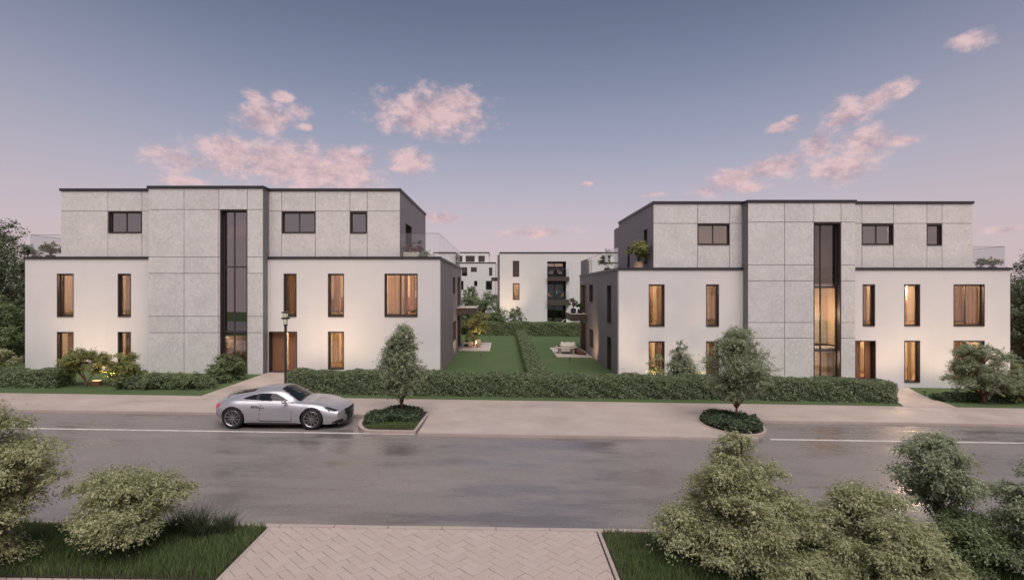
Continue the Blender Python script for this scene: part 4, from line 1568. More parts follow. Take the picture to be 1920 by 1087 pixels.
# chairs, table and loungers on those balconies
def garden_chair(x, y, z, rz, mat, lab, grp):
    o = thing('balcony_chair', lab, 'chair', (x, y, z), rz, grp)
    MB().lathe([(.02, .40), (.27, .41), (.29, .44), (.24, .46), (.02, .45)], 12).build('seat', mat, o, sm=True)
    mb = MB()
    for a in range(-80, 81, 16):
        ca, sa = math.sin(R(a)), math.cos(R(a))
        hgt = .84 - .16 * abs(a) / 80
        mb.tube([(.26 * ca, .26 * sa, .43), (.33 * ca, .33 * sa, hgt)], .014, 5)
    mb.tube([(.33 * math.sin(R(a)), .33 * math.cos(R(a)), .84 - .16 * abs(a) / 80) for a in range(-80, 81, 16)], .02, 6)
    mb.build('backrest', mat, o)
    for k in range(4):
        a = R(45 + 90 * k)
        MB().tube([(.2 * math.cos(a), .2 * math.sin(a), .41), (.26 * math.cos(a), .26 * math.sin(a), 0)], .014, 6).build('leg', 'window_metal', o)


zb2, zb1 = fz(519, YR), fz(561.5, YR)
garden_chair(fx(1033, YR), YR + .55, zb2 + .002, R(-40), 'rattan', 'white wicker chair on the top balcony', 'white balcony chairs')
garden_chair(fx(1051, YR), YR + .55, zb2 + .002, R(40), 'rattan', 'white wicker chair on the top balcony', 'white balcony chairs')
garden_chair(fx(1032, YR), YR + .5, zb1 + .002, R(75), 'rattan_orange', 'orange wicker chair on the middle balcony', 'orange balcony chairs')
garden_chair(fx(1053.5, YR), YR + .5, zb1 + .002, R(-75), 'rattan_orange', 'orange wicker chair on the middle balcony', 'orange balcony chairs')
tb = thing('balcony_table', 'small dark table on the middle balcony between orange chairs', 'table', (fx(1044, YR), YR + .6, zb1 + .002))
MB().lathe([(.38, .72), (.40, .74), (.38, .755)], 18).build('table_top', 'planter_black', tb)
MB().lathe([(.2, 0), (.2, .02), (.03, .04), (.03, .72)], 10).build('leg', 'planter_black', tb)
bt = MB().lathe([(.05, 0), (.055, .02), (.055, .22), (.02, .33), (.02, .46)], 10).build('bottle', 'white_paint', loc=(fx(1045, YR), YR + .6, zb1 + .76), sm=True)
tag(bt, 'pale bottle standing on the small dark balcony table', 'bottle')
for i, (px, col, lab) in enumerate(((1034, 'cushion_dark', 'sun lounger with dark cushion on the lowest balcony'), (1051, 'cushion', 'sun lounger with cream cushion on the lowest balcony'))):
    o = thing('sun_lounger', lab, 'sun lounger', (fx(px, YR), YR + .7, -.299), R(-90))
    MB().box(-.35, .35, -.6, .6, .26, .31).build('frame', 'rattan', o, bevel=.01)
    MB().box(-.33, .33, -.6, .25, .312, .40).build('mattress', 'cushion', o, bevel=.03)
    Mx = Matrix.Translation((0, .25, .34)) @ Matrix.Rotation(R(42), 4, 'X')
    MB().box(-.33, .33, 0, .55, 0, .09, Mx).build('backrest', col, o, bevel=.03)
    for sx_ in (-1, 1):
        for sy_ in (-1, 1):
            MB().box(sx_ * .3 - .02, sx_ * .3 + .02, sy_ * .5 - .02, sy_ * .5 + .02, 0, .26).build('leg', 'window_metal', o)

# ---- far house
YF = 100.0
fh = thing('distant_house', 'small distant white block with set back penthouse floor and dark windows', 'house', (-6, YF, gz(-6)))
X0f, X1f, zf_ = -14.5, fx(929, YF), fz(491.5, YF)
fw_ = []
for a, b, c, d in ((866, 876, 501, 517), (883, 894, 501, 509.5), (917, 923, 501.5, 516.5), (862, 869, 526.5, 543), (889, 895, 526.5, 536), (911, 922.5, 526.5, 543), (845, 853, 501, 517)):
    fw_.append((fx(a, YF), fx(b, YF), fz(d, YF), fz(c, YF)))
holed_wall(X0f, X1f, -1.5, zf_ - .1, fw_, .3, front_map(YF)).build('wall', 'white_render', fh)
MB().box(X0f + .02, X1f - .02, YF + .9, YF + .95, -1.5, zf_ - .12).build('partition', 'dark_room', fh)  # dark sheet standing in for the unlit rooms behind the glass
MB().box(X0f, X1f, YF + 1.0, YF + 11, -1.5, zf_ - .1).build('wall', 'white_render', fh)
mbc = MB(); coping_bar(mbc, X0f, X1f, YF, YF + 11, zf_, .3, .2, .06); mbc.build('coping', 'coping', fh)
for w in fw_:
    flat_window(fh, *w, YF)
px0, px1, pzt = -13.5, fx(916.5, YF + 2), fz(472.5, YF + 2)
pw = [(fx(a, YF + 2), fx(b, YF + 2), fz(d, YF + 2), fz(c, YF + 2)) for a, b, c, d in ((873, 890, 479.5, 490.5), (897, 909, 479.5, 490.5), (862, 867, 479.5, 490.5))]
holed_wall(px0, px1, zf_ - .3, pzt - .1, pw, .3, front_map(YF + 2)).build('wall', 'white_render', fh)
MB().box(px0 + .02, px1 - .02, YF + 2.9, YF + 2.95, zf_ - .3, pzt - .12).build('partition', 'dark_room', fh)  # another dark sheet in place of unlit penthouse rooms
MB().box(px0, px1, YF + 3.0, YF + 9, zf_ - .3, pzt - .1).build('wall', 'white_render', fh)
mbc = MB(); coping_bar(mbc, px0, px1, YF + 2, YF + 9, pzt, .3, .18, .06); mbc.build('coping', 'coping', fh)
for w in pw:
    flat_window(fh, *w, YF + 2, mull=(.5,))
for c in fh.children:
    c.matrix_parent_inverse = Matrix.Translation(fh.location).inverted()

# ================================================================== STREET LAMP
lpx, lpy = fx(535.5, 23.6), 23.6
lamp = thing('street_lamp', 'slim dark street lantern on a square post beside the entrance path', 'street lamp', (lpx, lpy, gz(lpx, lpy) + .02))
H_ = fz(609, 23.6) - lamp.location.z
MB().lathe([(.10, 0), (.10, .03), (.06, .06)], 12).build('base', 'lamp_metal', lamp)
MB().box(-.048, .048, -.048, .048, .05, H_ - .04).build('post', 'lamp_metal', lamp, bevel=.008)
MB().lathe([(.055, H_ - .06), (.085, H_ - .02), (.09, H_ + .02), (.06, H_ + .03)], 12).build('collar', 'lamp_metal', lamp)
hd = MB()
for a in range(4):
    t_ = R(45 + 90 * a)
    hd.tube([(.07 * math.cos(t_), .07 * math.sin(t_), H_ + .02), (.115 * math.cos(t_), .115 * math.sin(t_), H_ + .56)], .011, 6)
hd = hd.build('head_frame', 'lamp_metal', lamp)
gl = MB().lathe([(.06, H_ + .03), (.085, H_ + .24)], 4, Matrix.Rotation(R(45), 4, 'Z')).build('lantern_glass', 'lantern_glow', lamp)
MB().lathe([(.09, H_ + .35), (.105, H_ + .5)], 4, Matrix.Rotation(R(45), 4, 'Z')).build('lantern_glass', 'lantern_glow', lamp)
MB().lathe([(.10, H_ + .25), (.185, H_ + .265), (.19, H_ + .32), (.10, H_ + .34)], 12).build('shade_ring', 'lamp_metal', lamp)
MB().lathe([(.20, H_ + .535), (.21, H_ + .55), (.10, H_ + .60), (.02, H_ + .62)], 12).build('cap', 'lamp_metal', lamp)

# ================================================================== GARDEN SPOTS (wall washers)
def garden_spot(x, y, aim, watts, lab, size=62, col=(1.0, .70, .42)):
    z = gz(x, y) + .012
    o = thing('garden_spotlight', lab, 'spotlight', (x, y, z), group='garden spotlights washing the walls')
    MB().tube([(0, 0, -.05), (0, 0, .16)], .012, 6).build('stake', 'lamp_metal', o)
    d = (Vector(aim) - Vector((x, y, z + .22))).normalized()
    c = Vector((0, 0, .22))
    MB().tube([c - d * .07, c + d * .06], [.035, .05], 12).build('housing', 'lamp_metal', o)
    MB().tube([c + d * .061, c + d * .066], .044, 12).build('lens', 'lens_glow', o)
    ld = bpy.data.lights.new('spot_light', 'SPOT')
    ld.energy, ld.color, ld.spot_size, ld.spot_blend, ld.shadow_soft_size = watts, col, R(size), 1.0, .05
    ld.cycles.use_multiple_importance_sampling = False
    lo = bpy.data.objects.new('spot_light', ld)
    lo.location = c + d * .09
    lo.rotation_euler = (-d).to_track_quat('Z', 'Y').to_euler()
    link(lo, o)
    return o


GS = [(A, 180, 24.6, 640, 170, 'small garden spotlight hidden in the shrubs before the end wall, ' + nmA, 66),
      (A, 606, 24.6, 612, 150, 'small garden spotlight behind the hedge between the narrow windows, ' + nmA, 66),
      (A, 668, 24.6, 630, 110, 'small garden spotlight behind the hedge below the wide window, ' + nmA, 60),
      (B, 1193, 24.6, 640, 170, 'small garden spotlight behind the hedge at the grey corner, ' + nmB, 58),
      (B, 1275, 24.6, 632, 130, 'small garden spotlight behind the conical shrubs, ' + nmB, 66),
      (B, 1664, 25.4, 640, 120, 'small garden spotlight behind the hedge end beside the angled path, ' + nmB, 66),
      (B, 1758, 25.4, 655, 120, 'small garden spotlight beside the angled path and the round bush, ' + nmB, 66),
      (B, 1868, 25.0, 640, 120, 'small garden spotlight behind the round bush, ' + nmB, 62)]
for q, px, y, py, wt, lab, sz in GS:
    wt *= 1.0
    x = fx(px, 27.3)
    garden_spot(x, y - .5, (x, 27.3, fz(py, 27.3) + .75), wt, lab, sz + 34)
garden_spot(-1.5, 34.6, (-3.28, 35.6, 1.5), 150, 'small garden spotlight on the lawn at the grey flank wall, ' + nmA, 90)
garden_spot(-2.3, 40.2, (-2.2, 42.0, 1.2), 200, 'small garden spotlight in the patio planting, ' + nmA, 110)
garden_spot(4.1, 33.2, (5.87, 34.4, 1.0), 170, 'small garden spotlight on the lawn at the grey flank wall, ' + nmB, 90)
garden_spot(-.2, 63.5, (.8, 68, 3.6), 500, 'small garden spotlight before the garden house corner', 60)
garden_spot(-17.2, 23.35, (-17.1, 23.1, 1.3), 160, 'small garden spotlight under the golden multi-stem shrub', 140, (1.0, .60, .22))
ub = thing('uplight_box', 'low brown light box at the foot of the golden shrub', 'light box', (-17.75, 23.25, gz(-17.75)))
MB().box(-.17, .17, -.12, .12, 0, .20).build('housing', 'wood', ub, bevel=.01)
MB().box(-.14, .14, -.09, .09, .201, .215).build('lens', 'lens_glow', ub)

# ================================================================== CAR
def hermite(xk, yk, x):
    xk, yk = np.asarray(xk, float), np.asarray(yk, float)
    m = np.gradient(yk, xk)
    i = np.clip(np.searchsorted(xk, x) - 1, 0, len(xk) - 2)
    h = xk[i + 1] - xk[i]
    t_ = (x - xk[i]) / h
    return (2 * t_**3 - 3 * t_**2 + 1) * yk[i] + (t_**3 - 2 * t_**2 + t_) * h * m[i] + (-2 * t_**3 + 3 * t_**2) * yk[i + 1] + (t_**3 - t_**2) * h * m[i + 1]


def in_poly(p, poly):
    x, y = p
    c = False
    for i in range(len(poly)):
        (x0, y0), (x1, y1) = poly[i - 1], poly[i]
        if (y0 > y) != (y1 > y) and x < (x1 - x0) * (y - y0) / (y1 - y0) + x0:
            c = not c
    return c


def build_car(loc):
    car = thing('parked_car', 'silver two door sports coupe parked in the roadside bay', 'car', loc)
    K = [-1.97, -1.8, -1.5, -1.235, -.9, -.5, -.1, .25, .6, .9, 1.235, 1.6, 1.95, 2.22]
    D = dict(
        zs=[.36, .27, .21, .19, .17, .165, .165, .165, .165, .17, .17, .165, .16, .20],
        wl=[.70, .79, .84, .86, .85, .835, .83, .83, .84, .85, .86, .85, .82, .75],
        zm=[.56, .56, .56, .56, .55, .52, .50, .50, .50, .52, .53, .50, .45, .42],
        wm=[.76, .87, .925, .945, .925, .895, .882, .882, .892, .912, .928, .915, .885, .82],
        zh=[.71, .785, .84, .86, .855, .83, .81, .80, .795, .795, .785, .735, .655, .57],
        wh=[.69, .78, .835, .855, .845, .835, .83, .83, .83, .82, .82, .80, .765, .71],
        zb=[.73, .83, .90, .92, .91, .885, .865, .85, .84, .84, .83, .775, .685, .59],
        wb=[.60, .68, .73, .75, .765, .78, .79, .785, .765, .71, .68, .65, .62, .57],
        zr=[.742, .86, .955, 1.005, 1.06, 1.125, 1.15, 1.115, .965, .862, .832, .778, .695, .602],
        wr=[.40, .46, .505, .525, .55, .575, .585, .58, .585, .50, .42, .39, .37, .34],
        zt=[.748, .875, .975, 1.04, 1.115, 1.215, 1.262, 1.245, 1.075, .885, .845, .79, .71, .615])
    NX = 230
    xs = np.linspace(-1.97, 2.22, NX)
    Q = {k: hermite(K, v, xs) for k, v in D.items()}
    rows = []
    for i in range(NX):
        g = {k: Q[k][i] for k in Q}
        P = [(0, g['zs'] + .01), (g['wl'] * .6, g['zs']), (g['wl'] * .97, g['zs'] + .005), (g['wl'], g['zs'] + .05), ((g['wl'] + g['wm']) / 2 + .012, (g['zs'] + g['zm']) / 2), (g['wm'], g['zm']),
             ((g['wm'] + g['wh']) / 2 + .022, (g['zm'] + g['zh']) / 2 + .03), (g['wh'], g['zh']), (g['wb'], g['zb']),
             ((g['wb'] + g['wr']) / 2 + .012, (g['zb'] + g['zr']) / 2), (g['wr'], g['zr']), (g['wr'] * .62, g['zr'] + (g['zt'] - g['zr']) * .68), (g['wr'] * .3, g['zr'] + (g['zt'] - g['zr']) * .93), (0, g['zt'])]
        P = np.array(P)
        ext = np.vstack([P[0] * [-1, 1] + [0, 0], P, P[-2] * [-1, 1]])
        ext[0] = (-P[1][0], P[1][1])
        cur = []
        for s in range(len(P) - 1):
            p0, p1, p2, p3 = ext[s], ext[s + 1], ext[s + 2], ext[s + 3]
            n = [2, 2, 2, 4, 5, 5, 5, 4, 6, 6, 5, 4, 4][s]
            for k in range(n):
                u = k / n
                cur.append(.5 * ((2 * p1) + (-p0 + p2) * u + (2 * p0 - 5 * p1 + 4 * p2 - p3) * u * u + (-p0 + 3 * p1 - 3 * p2 + p3) * u**3))
        cur.append(P[-1])
        cur = np.array(cur)
        full = np.vstack([cur, (cur[1:-1] * [-1, 1])[::-1]])
        rows.append(np.column_stack([np.full(len(full), xs[i]), full]))
    rows = np.array(rows)
    # rounded plan at nose and tail
    sm = lambda t_: np.clip(t_, 0, 1)**2 * (3 - 2 * np.clip(t_, 0, 1))
    yy = np.abs(rows[:, :, 1]) / .9
    rows[:, :, 0] -= .25 * sm((rows[:, :, 0] - 1.15) / 1.05) * yy**2.2
    rows[:, :, 0] += .22 * sm((-rows[:, :, 0] - 1.15) / .82) * yy**2.2
    # end caps
    def cap(row, sgn):
        out = []
        zc = (row[:, 2].max() + row[:, 2].min()) / 2
        for s in (.96, .88, .76, .62, .48, .34, .2, .08, .01):
            r2 = row.copy()
            r2[:, 1] *= s
            r2[:, 2] = zc + (row[:, 2] - zc) * s
            yb = np.abs(r2[:, 1]) / .9
            base = row[:, 0]
            ctr = row[:, 0].max() if sgn > 0 else row[:, 0].min()
            r2[:, 0] = ctr + (base - ctr) * s**2 + sgn * .035 * (1 - s**3)
            out.append(r2)
        return out
    allr = np.array(cap(rows[0], -1)[::-1] + list(rows) + cap(rows[-1], 1))
    nr, ns = allr.shape[:2]
    # wheel arches: pull nearby vertices onto the circle for a clean edge
    RA = .372
    for xw in (-1.235, 1.235):
        d = np.hypot(allr[:, :, 0] - xw, allr[:, :, 2] - .335)
        near = (np.abs(d - RA) < .013) & (np.abs(allr[:, :, 1]) > .5)
        k = np.where(near, RA / np.maximum(d, 1e-6), 1)
        allr[:, :, 0] = xw + (allr[:, :, 0] - xw) * k
        allr[:, :, 2] = .335 + (allr[:, :, 2] - .335) * k
    V = allr.reshape(-1, 3)
    F = []
    for i in range(nr - 1):
        for j in range(ns):
            F.append((i * ns + j, i * ns + (j + 1) % ns, (i + 1) * ns + (j + 1) % ns, (i + 1) * ns + j))
    F = np.array(F)
    Ct = V[F].mean(1)
    Nm = np.cross(V[F[:, 2]] - V[F[:, 0]], V[F[:, 3]] - V[F[:, 1]])
    Nm /= np.linalg.norm(Nm, axis=1, keepdims=True) + 1e-9
    DLO = [(-1.0, .925), (-.82, .99), (-.62, 1.045), (-.35, 1.085), (.02, 1.085), (.2, 1.01), (.42, .90), (.5, .868), (.2, .868), (-.3, .875), (-.7, .895)]
    DOOR = [(-.44, .24), (-.36, .86), (-.40, 1.12), (.05, 1.14), (.62, .82), (.60, .24)]
    DOORi = [(-.428, .255), (-.348, .86), (-.385, 1.10), (.045, 1.12), (.608, .815), (.588, .252)]
    HEAD = [(1.58, .70), (1.70, .705), (2.03, .59), (1.93, .565), (1.76, .59)]
    TAIL = [(-1.93, .745), (-1.62, .775), (-1.72, .67), (-1.80, .62)]
    groups = {}
    for k in range(len(F)):
        x, y, z = Ct[k]
        ay = abs(y)
        n = Nm[k] if Nm[k] @ (Ct[k] - np.array([0, 0, .6])) > 0 else -Nm[k]
        cut = False
        for xw in (-1.235, 1.235):
            if math.hypot(x - xw, z - .335) < RA and ay > .5:
                cut = True
        if cut:
            continue
        side = abs(n[1]) > .32
        g = 'body'
        if side and ay > .5 and in_poly((x, z), DLO):
            g = ('quarter_window' if x < -.56 else 'b_pillar' if x < -.47 else 'side_window') + ('_n' if y < 0 else '_f')
        elif .16 < x < .84 and z > .86 and n[2] > .25 and n[0] > .12 and ay < (.50 + (x - .2) * .30):
            g = 'windscreen'
        elif -1.52 < x < -.72 and n[2] > .3 and ay < .44 + .03 * (x + 1.5) and z > .9:
            g = 'rear_window'
        elif ay > .45 and x > 1.3 and in_poly((x + .10 * 0, z), HEAD) and n[0] > -.2:
            g = 'headlight_n' if y < 0 else 'headlight_f'
        elif x > 1.95 and n[0] > .45 and (.20 < z < .60) and ay < .36 + (z - .2) * .38:
            g = 'grille'
        elif x > 1.6 and .20 < z < .31 and .52 < ay < .80 and n[0] > .2:
            g = 'air_intake_n' if y < 0 else 'air_intake_f'
        elif x < -1.55 and ay > .52 and in_poly((x, z), TAIL):
            g = 'tail_light_n' if y < 0 else 'tail_light_f'
        elif side and ay > .6 and in_poly((x, z), DOOR) and z < .87:
            g = ('door' if in_poly((x, z), DOORi) else 'seam') + ('_n' if y < 0 else '_f')
        groups.setdefault(g, []).append(k)
    mats = dict(body='car_paint', door='car_paint', seam='letter_grey', quarter_window='car_glass', b_pillar='black_plastic', side_window='car_glass', windscreen='car_glass',
                rear_window='car_glass', headlight='car_glass', grille='black_plastic', air_intake='black_plastic', tail_light='tail_red')
    parts = {}
    # shared vertex normals so that the separate panels still shade as one skin
    vn = np.zeros_like(V)
    for c in range(4):
        np.add.at(vn, F[:, c], Nm)
    vn /= np.linalg.norm(vn, axis=1, keepdims=True) + 1e-9
    for g, ks in groups.items():
        nm = g[:-2] if g.endswith(('_n', '_f')) else g
        f = F[ks]
        u, inv = np.unique(f, return_inverse=True)
        me = np_mesh(nm, V[u], inv.reshape(f.shape))
        smooth(me)
        me.normals_split_custom_set_from_vertices([tuple(q) for q in vn[u]])
        par = car
        nm2 = {'seam': 'door_seam', 'b_pillar': 'window_pillar'}.get(nm, nm)
        parts[g] = obj(nm2, me, mats[nm], par)
    # windows ride with their doors
    for s in ('_n', '_f'):
        if 'side_window' + s in parts and 'door' + s in parts:
            parts['side_window' + s].parent = parts['door' + s]
    # wheels
    tyre = MB()
    prof = [(.232, -.105), (.25, -.112), (.30, -.115), (.328, -.095), (.338, -.05), (.338, .05), (.328, .095), (.30, .115), (.25, .112), (.232, .105)]
    RX = Matrix.Rotation(R(90), 4, 'X')
    tyre.lathe(prof, 40, RX, cap=False)
    tyre_me = tyre.mesh('tyre', sm=True); tyre_me.materials.append(MAT['rubber'])
    rim = MB()
    rim.lathe([(.236, -.11), (.248, .105), (.236, .112), (.222, .100), (.215, .06), (.21, -.09)], 40, RX, cap=False)
    for k in range(10):
        a = 2 * math.pi * k / 10
        for off in (-.045, .045):
            Mx = Matrix.Rotation(a + off * 1.3, 4, 'Y')
            rim.box(.045, .228, -.098, -.078, -.009, .009, Mx @ Matrix.Rotation(off * .9, 4, 'Y'))
    rim.lathe([(.0, .104), (.055, .10), (.06, .06)], 16, RX, cap=False)
    rim_me = rim.mesh('rim'); rim_me.materials.append(MAT['alloy'])
    disc = MB().lathe([(.0, .02), (.165, .02), (.165, -.0), (.0, -.0)], 24, RX, cap=False)
    disc_me = disc.mesh('wheel'); disc_me.materials.append(MAT['black_plastic'])  # disc blackened: the shade between the spokes is in its colour
    for xw in (-1.235, 1.235):
        for s in (-1, 1):
            w = bpy.data.objects.new('wheel', disc_me)
            w.location = (xw, s * .80, .338)
            w.rotation_euler = (0, .3 * xw, 0 if s < 0 else math.pi)
            link(w, car)
            link(bpy.data.objects.new('tyre', tyre_me), w)
            link(bpy.data.objects.new('rim', rim_me), w)
            wb = MB().lathe([(.37, -.0), (.37, -.36), (.0, -.36)], 28, Matrix.Translation((xw, s * .53, .335)) @ Matrix.Rotation(R(90 * -s), 4, 'X'), cap=False)
            wb.build('wheel_arch', 'black_plastic', car, sm=True)
    # mirrors
    for s in (-1, 1):
        mb = MB().lathe([(.0, -.085), (.045, -.07), (.062, -.02), (.062, .03), (.04, .08), (.0, .095)], 12, Matrix.Translation((.40, s * .965, .885)) @ Matrix.Rotation(R(90), 4, 'X') @ Matrix.Diagonal((1.0, .85, 1.1, 1)), cap=False)
        mo = mb.build('wing_mirror', 'car_paint', car, sm=True)
        MB().tube([(.40, s * .80, .845), (.40, s * .93, .865)], .018, 8).build('stalk', 'black_plastic', mo)
    # rear spoiler lip
    mb = MB()
    ps = []
    for k in range(-10, 11):
        y = k / 10 * .66
        ps.append((-1.62 + .10 * (abs(k) / 10)**2, y, .99 - .05 * (abs(k) / 10)**2))
    mb.tube(ps, .016, 6)
    mb.build('spoiler', 'car_paint', car, sm=True)
    # grille bars and badge
    gb = MB()
    for z in (.27, .32, .37, .42, .47, .52):
        w_ = .33 + (z - .2) * .36
        gb.tube([(2.262 - .19 * (abs(y) / .9)**2.2, y, z) for y in np.linspace(-w_, w_, 9)], .006, 5)
    gb.build('grille_bars', 'steel', parts['grille'])
    MB().tube([(2.275, -.07, .40), (2.28, 0, .405), (2.275, .07, .40)], .014, 6).build('badge', 'steel', parts['grille'])
    # front splitter and sill strips
    MB().tube([(2.225 - .25 * (abs(y) / .9)**2.2, y, .185) for y in np.linspace(-.76, .76, 15)], .022, 6).build('splitter', 'steel', car)
    for s in (-1, 1):
        MB().box(-.80, .80, s * .845 - .02, s * .845 + .02, .150, .20).build('sill', 'black_plastic', car, bevel=.01)
    MB().box(-1.5, 1.7, -.62, .62, .15, .19).build('underbody', 'black_plastic', car)
    # dark lettering on the near door and quarter
    Cb = V[:, [0, 2]]
    lt = MB()
    rr = random.Random(3)
    x = -.66
    marks = [(.030, .075, 0), (.012, .075, 0), (.030, .075, 0), (.010, .075, 0), (.012, .075, 0), (.028, .075, 0), (.030, .05, 0), (.022, .05, 0), (.03, .02, 0), (.022, .028, 0), (.022, .028, 0), (.03, .028, 0)]
    sel = V[V[:, 1] < -.6]
    for w_, h_, _ in marks:
        zc = .695 - .0375 + h_ / 2
        k = np.argmin((sel[:, 0] - x)**2 + (sel[:, 2] - zc)**2)
        y = sel[k, 1] - .004
        lt.box(x, x + w_, y - .002, y + .01, zc - h_ / 2, zc + h_ / 2)
        x += w_ + .011
    lt.build('lettering', 'letter_grey', car)
    return car


simple('letter_grey', (.10, .10, .11), .6)
simple('alloy', (.38, .37, .38), .32, .9, .1, 8)
car = build_car((-7.28, 17.60, gz(-7.28) + ROAD - .001))
car.rotation_euler = (0, math.atan(.0147), 0)

# ================================================================== PATIO AND TERRACE THINGS
# round daybed / table on the patio of the urn house
pz = gz(4.4, 37.2) + .061
db = thing('garden_daybed', 'low round timber daybed with cream cushions on the stone patio', 'daybed', (4.35, 37.3, pz))
MB().lathe([(.05, .36), (.74, .37), (.78, .40), (.78, .44), (.74, .46), (.05, .46)], 28).build('table_top', 'rattan', db, sm=False)
for x_, w_ in ((-.45, .16), (.42, .16)):
    MB().box(x_ - w_ / 2, x_ + w_ / 2, -.35, .35, 0, .36).build('leg', 'rattan', db, bevel=.02)
MB().lathe([(.0, .0), (.55, .01), (.60, .06), (.56, .13), (.0, .15)], 24, Matrix.Translation((.12, .1, .462))).build('mattress', 'cushion', db, sm=True)
for k, (x_, y_) in enumerate(((-.15, .42), (.2, .5), (.5, .38))):
    c_ = MB().box(-.2, .2, -.06, .06, 0, .2, Matrix.Translation((x_, y_, .55)) @ Matrix.Rotation(R(-40), 4, 'X') @ Matrix.Rotation(R(-20 * (k - 1)), 4, 'Z')).build('cushion', 'cushion', db, bevel=.05)
bw = MB().lathe([(.04, 0), (.12, .04), (.14, .09), (.12, .085), (.04, .03)], 14).build('bowl', 'cushion_dark', loc=(3.83, 37.2, pz + .461), sm=True)
tag(bw, 'dark bowl resting on the edge of the round daybed', 'bowl')
tw = MB()
nn_ = 14
tv = []
for i in range(nn_ + 1):
    for j in range(9):
        a, b = i / nn_, j / 8
        tv.append((5.0 + .62 * b, 36.5 + 1.2 * a - .15 * b, gz(5.2) + .062 + .10 + .30 * (1 - b) * (.4 + .6 * math.sin(a * 3.1)) + .04 * math.sin(a * 21 + b * 9)))
tf = [(i * 9 + j, i * 9 + j + 1, (i + 1) * 9 + j + 1, (i + 1) * 9 + j) for i in range(nn_) for j in range(8)]
n0 = len(tv)
tv2 = tv + [(x, y, gz(5.2) + .062) for x, y, z in tv]
tw.v, tw.f = tv2, tf + [tuple(q + n0 for q in f) for f in tf]
per = [j for j in range(9)] + [i * 9 + 8 for i in range(1, nn_ + 1)] + [nn_ * 9 + j for j in range(7, -1, -1)] + [i * 9 for i in range(nn_ - 1, 0, -1)]
tw.f += [(a, b, b + n0, a + n0) for a, b in zip(per, per[1:] + per[:1])]
tag(tw.build('blanket', 'throw_brown', sm=True), 'dark brown knitted blanket heaped on the patio by the flank wall', 'blanket')


def pot(name, lab, x, y, z, r, h, mat, plant_mat, ph, pr, nleaf, leaf, seed, shape='dome'):
    o = thing(name, lab, 'potted plant', (x, y, z))
    MB().lathe([(r * .7, 0), (r * .95, h * .35), (r, h * .7), (r * .8, h * .95), (r * .86, h), (r * .72, h), (r * .68, h * .9)], 18).build('pot', mat, o, sm=True)
    MB().lathe([(.01, h * .9), (r * .69, h * .9)], 16, cap=False).build('soil', 'soil', o)
    rng = np.random.default_rng(seed)
    pts = crown_points(rng, 12, h + ph * .25, h + ph, pr * .8, pr * .8, shape)
    C, Nn, Tn = clump_leaves(pts, [pr * .4] * 12, [nleaf // 12] * 12, rng, .7)
    obj('foliage', leaf_mesh('foliage', C, Nn, leaf, leaf * .5, rng, along=Tn), plant_mat, o)
    st = MB()
    for q in pts:
        st.tube([(0, 0, h * .88), (q[0] * .35, q[1] * .35, h + ph * .3), q], [.014, .01, .004], 5)
    st.build('stem', 'bark', o)
    return o


zA, zB = A['zl'] - .279, B['zl'] - .279
pot('potted_tree', 'large terracotta urn with a spreading green shrub on the roof terrace', fx(1197, 28.2), 28.2, zB, .25, .62, 'terracotta', 'leaf_gold', 1.0, .88, 6500, .085, 5, 'umbrella')
pot('potted_shrub', 'leafy shrub in a dark pot on the terrace beside the glass rail', fx(1140, 32.5), 32.5, zB, .3, .45, 'planter_black', 'leaf_green', 1.0, .60, 2200, .09, 6)
pot('potted_shrub', 'leafy green shrub in a dark pot on the flank balcony', 4.98, 38.3, 2.521, .2, .36, 'planter_black', 'leaf_green', .75, .38, 1300, .08, 7)
pot('potted_shrub', 'low dark shrub in a pot beside the flank balcony door', 5.5, 38.4, 2.521, .22, .3, 'planter_black', 'leaf_dark', .45, .36, 1100, .08, 8)
pot('potted_shrub', 'dark leafy shrub in a pot by the terrace door of the upper room', -5.06, 29.0, zA, .22, .42, 'planter_black', 'leaf_dark', .82, .30, 1300, .08, 9)
pot('potted_shrub', 'tall dark shrub in a pot at the corner of the upper room', fx(788, 29.2), 29.2, zA, .2, .45, 'planter_black', 'leaf_dark', .80, .26, 1200, .08, 10)
pot('potted_shrub', 'low bright shrub in a pot behind the narrow glass rail', fx(95, 27.95), 27.95, zA, .24, .4, 'planter_black', 'leaf_gold', .62, .46, 3200, .075, 12)
pot('potted_shrub', 'small trailing shrub in a pot at the far glass rail corner', -3.75, 39.6, zA, .2, .4, 'planter_black', 'leaf_green', .7, .36, 1000, .09, 13)
pot('potted_shrub', 'small leafy shrub in a pot beside the unlit terrace end', fx(1838, 28.0), 28.0, zB, .22, .34, 'planter_black', 'leaf_green', .34, .5, 1400, .07, 14)
pot('potted_shrub', 'low leafy shrub in a pot at the glass rail corner above the round bush', fx(1860, 28.0), 28.0, zB, .22, .36, 'planter_black', 'leaf_gold', .42, .45, 1400, .07, 15)
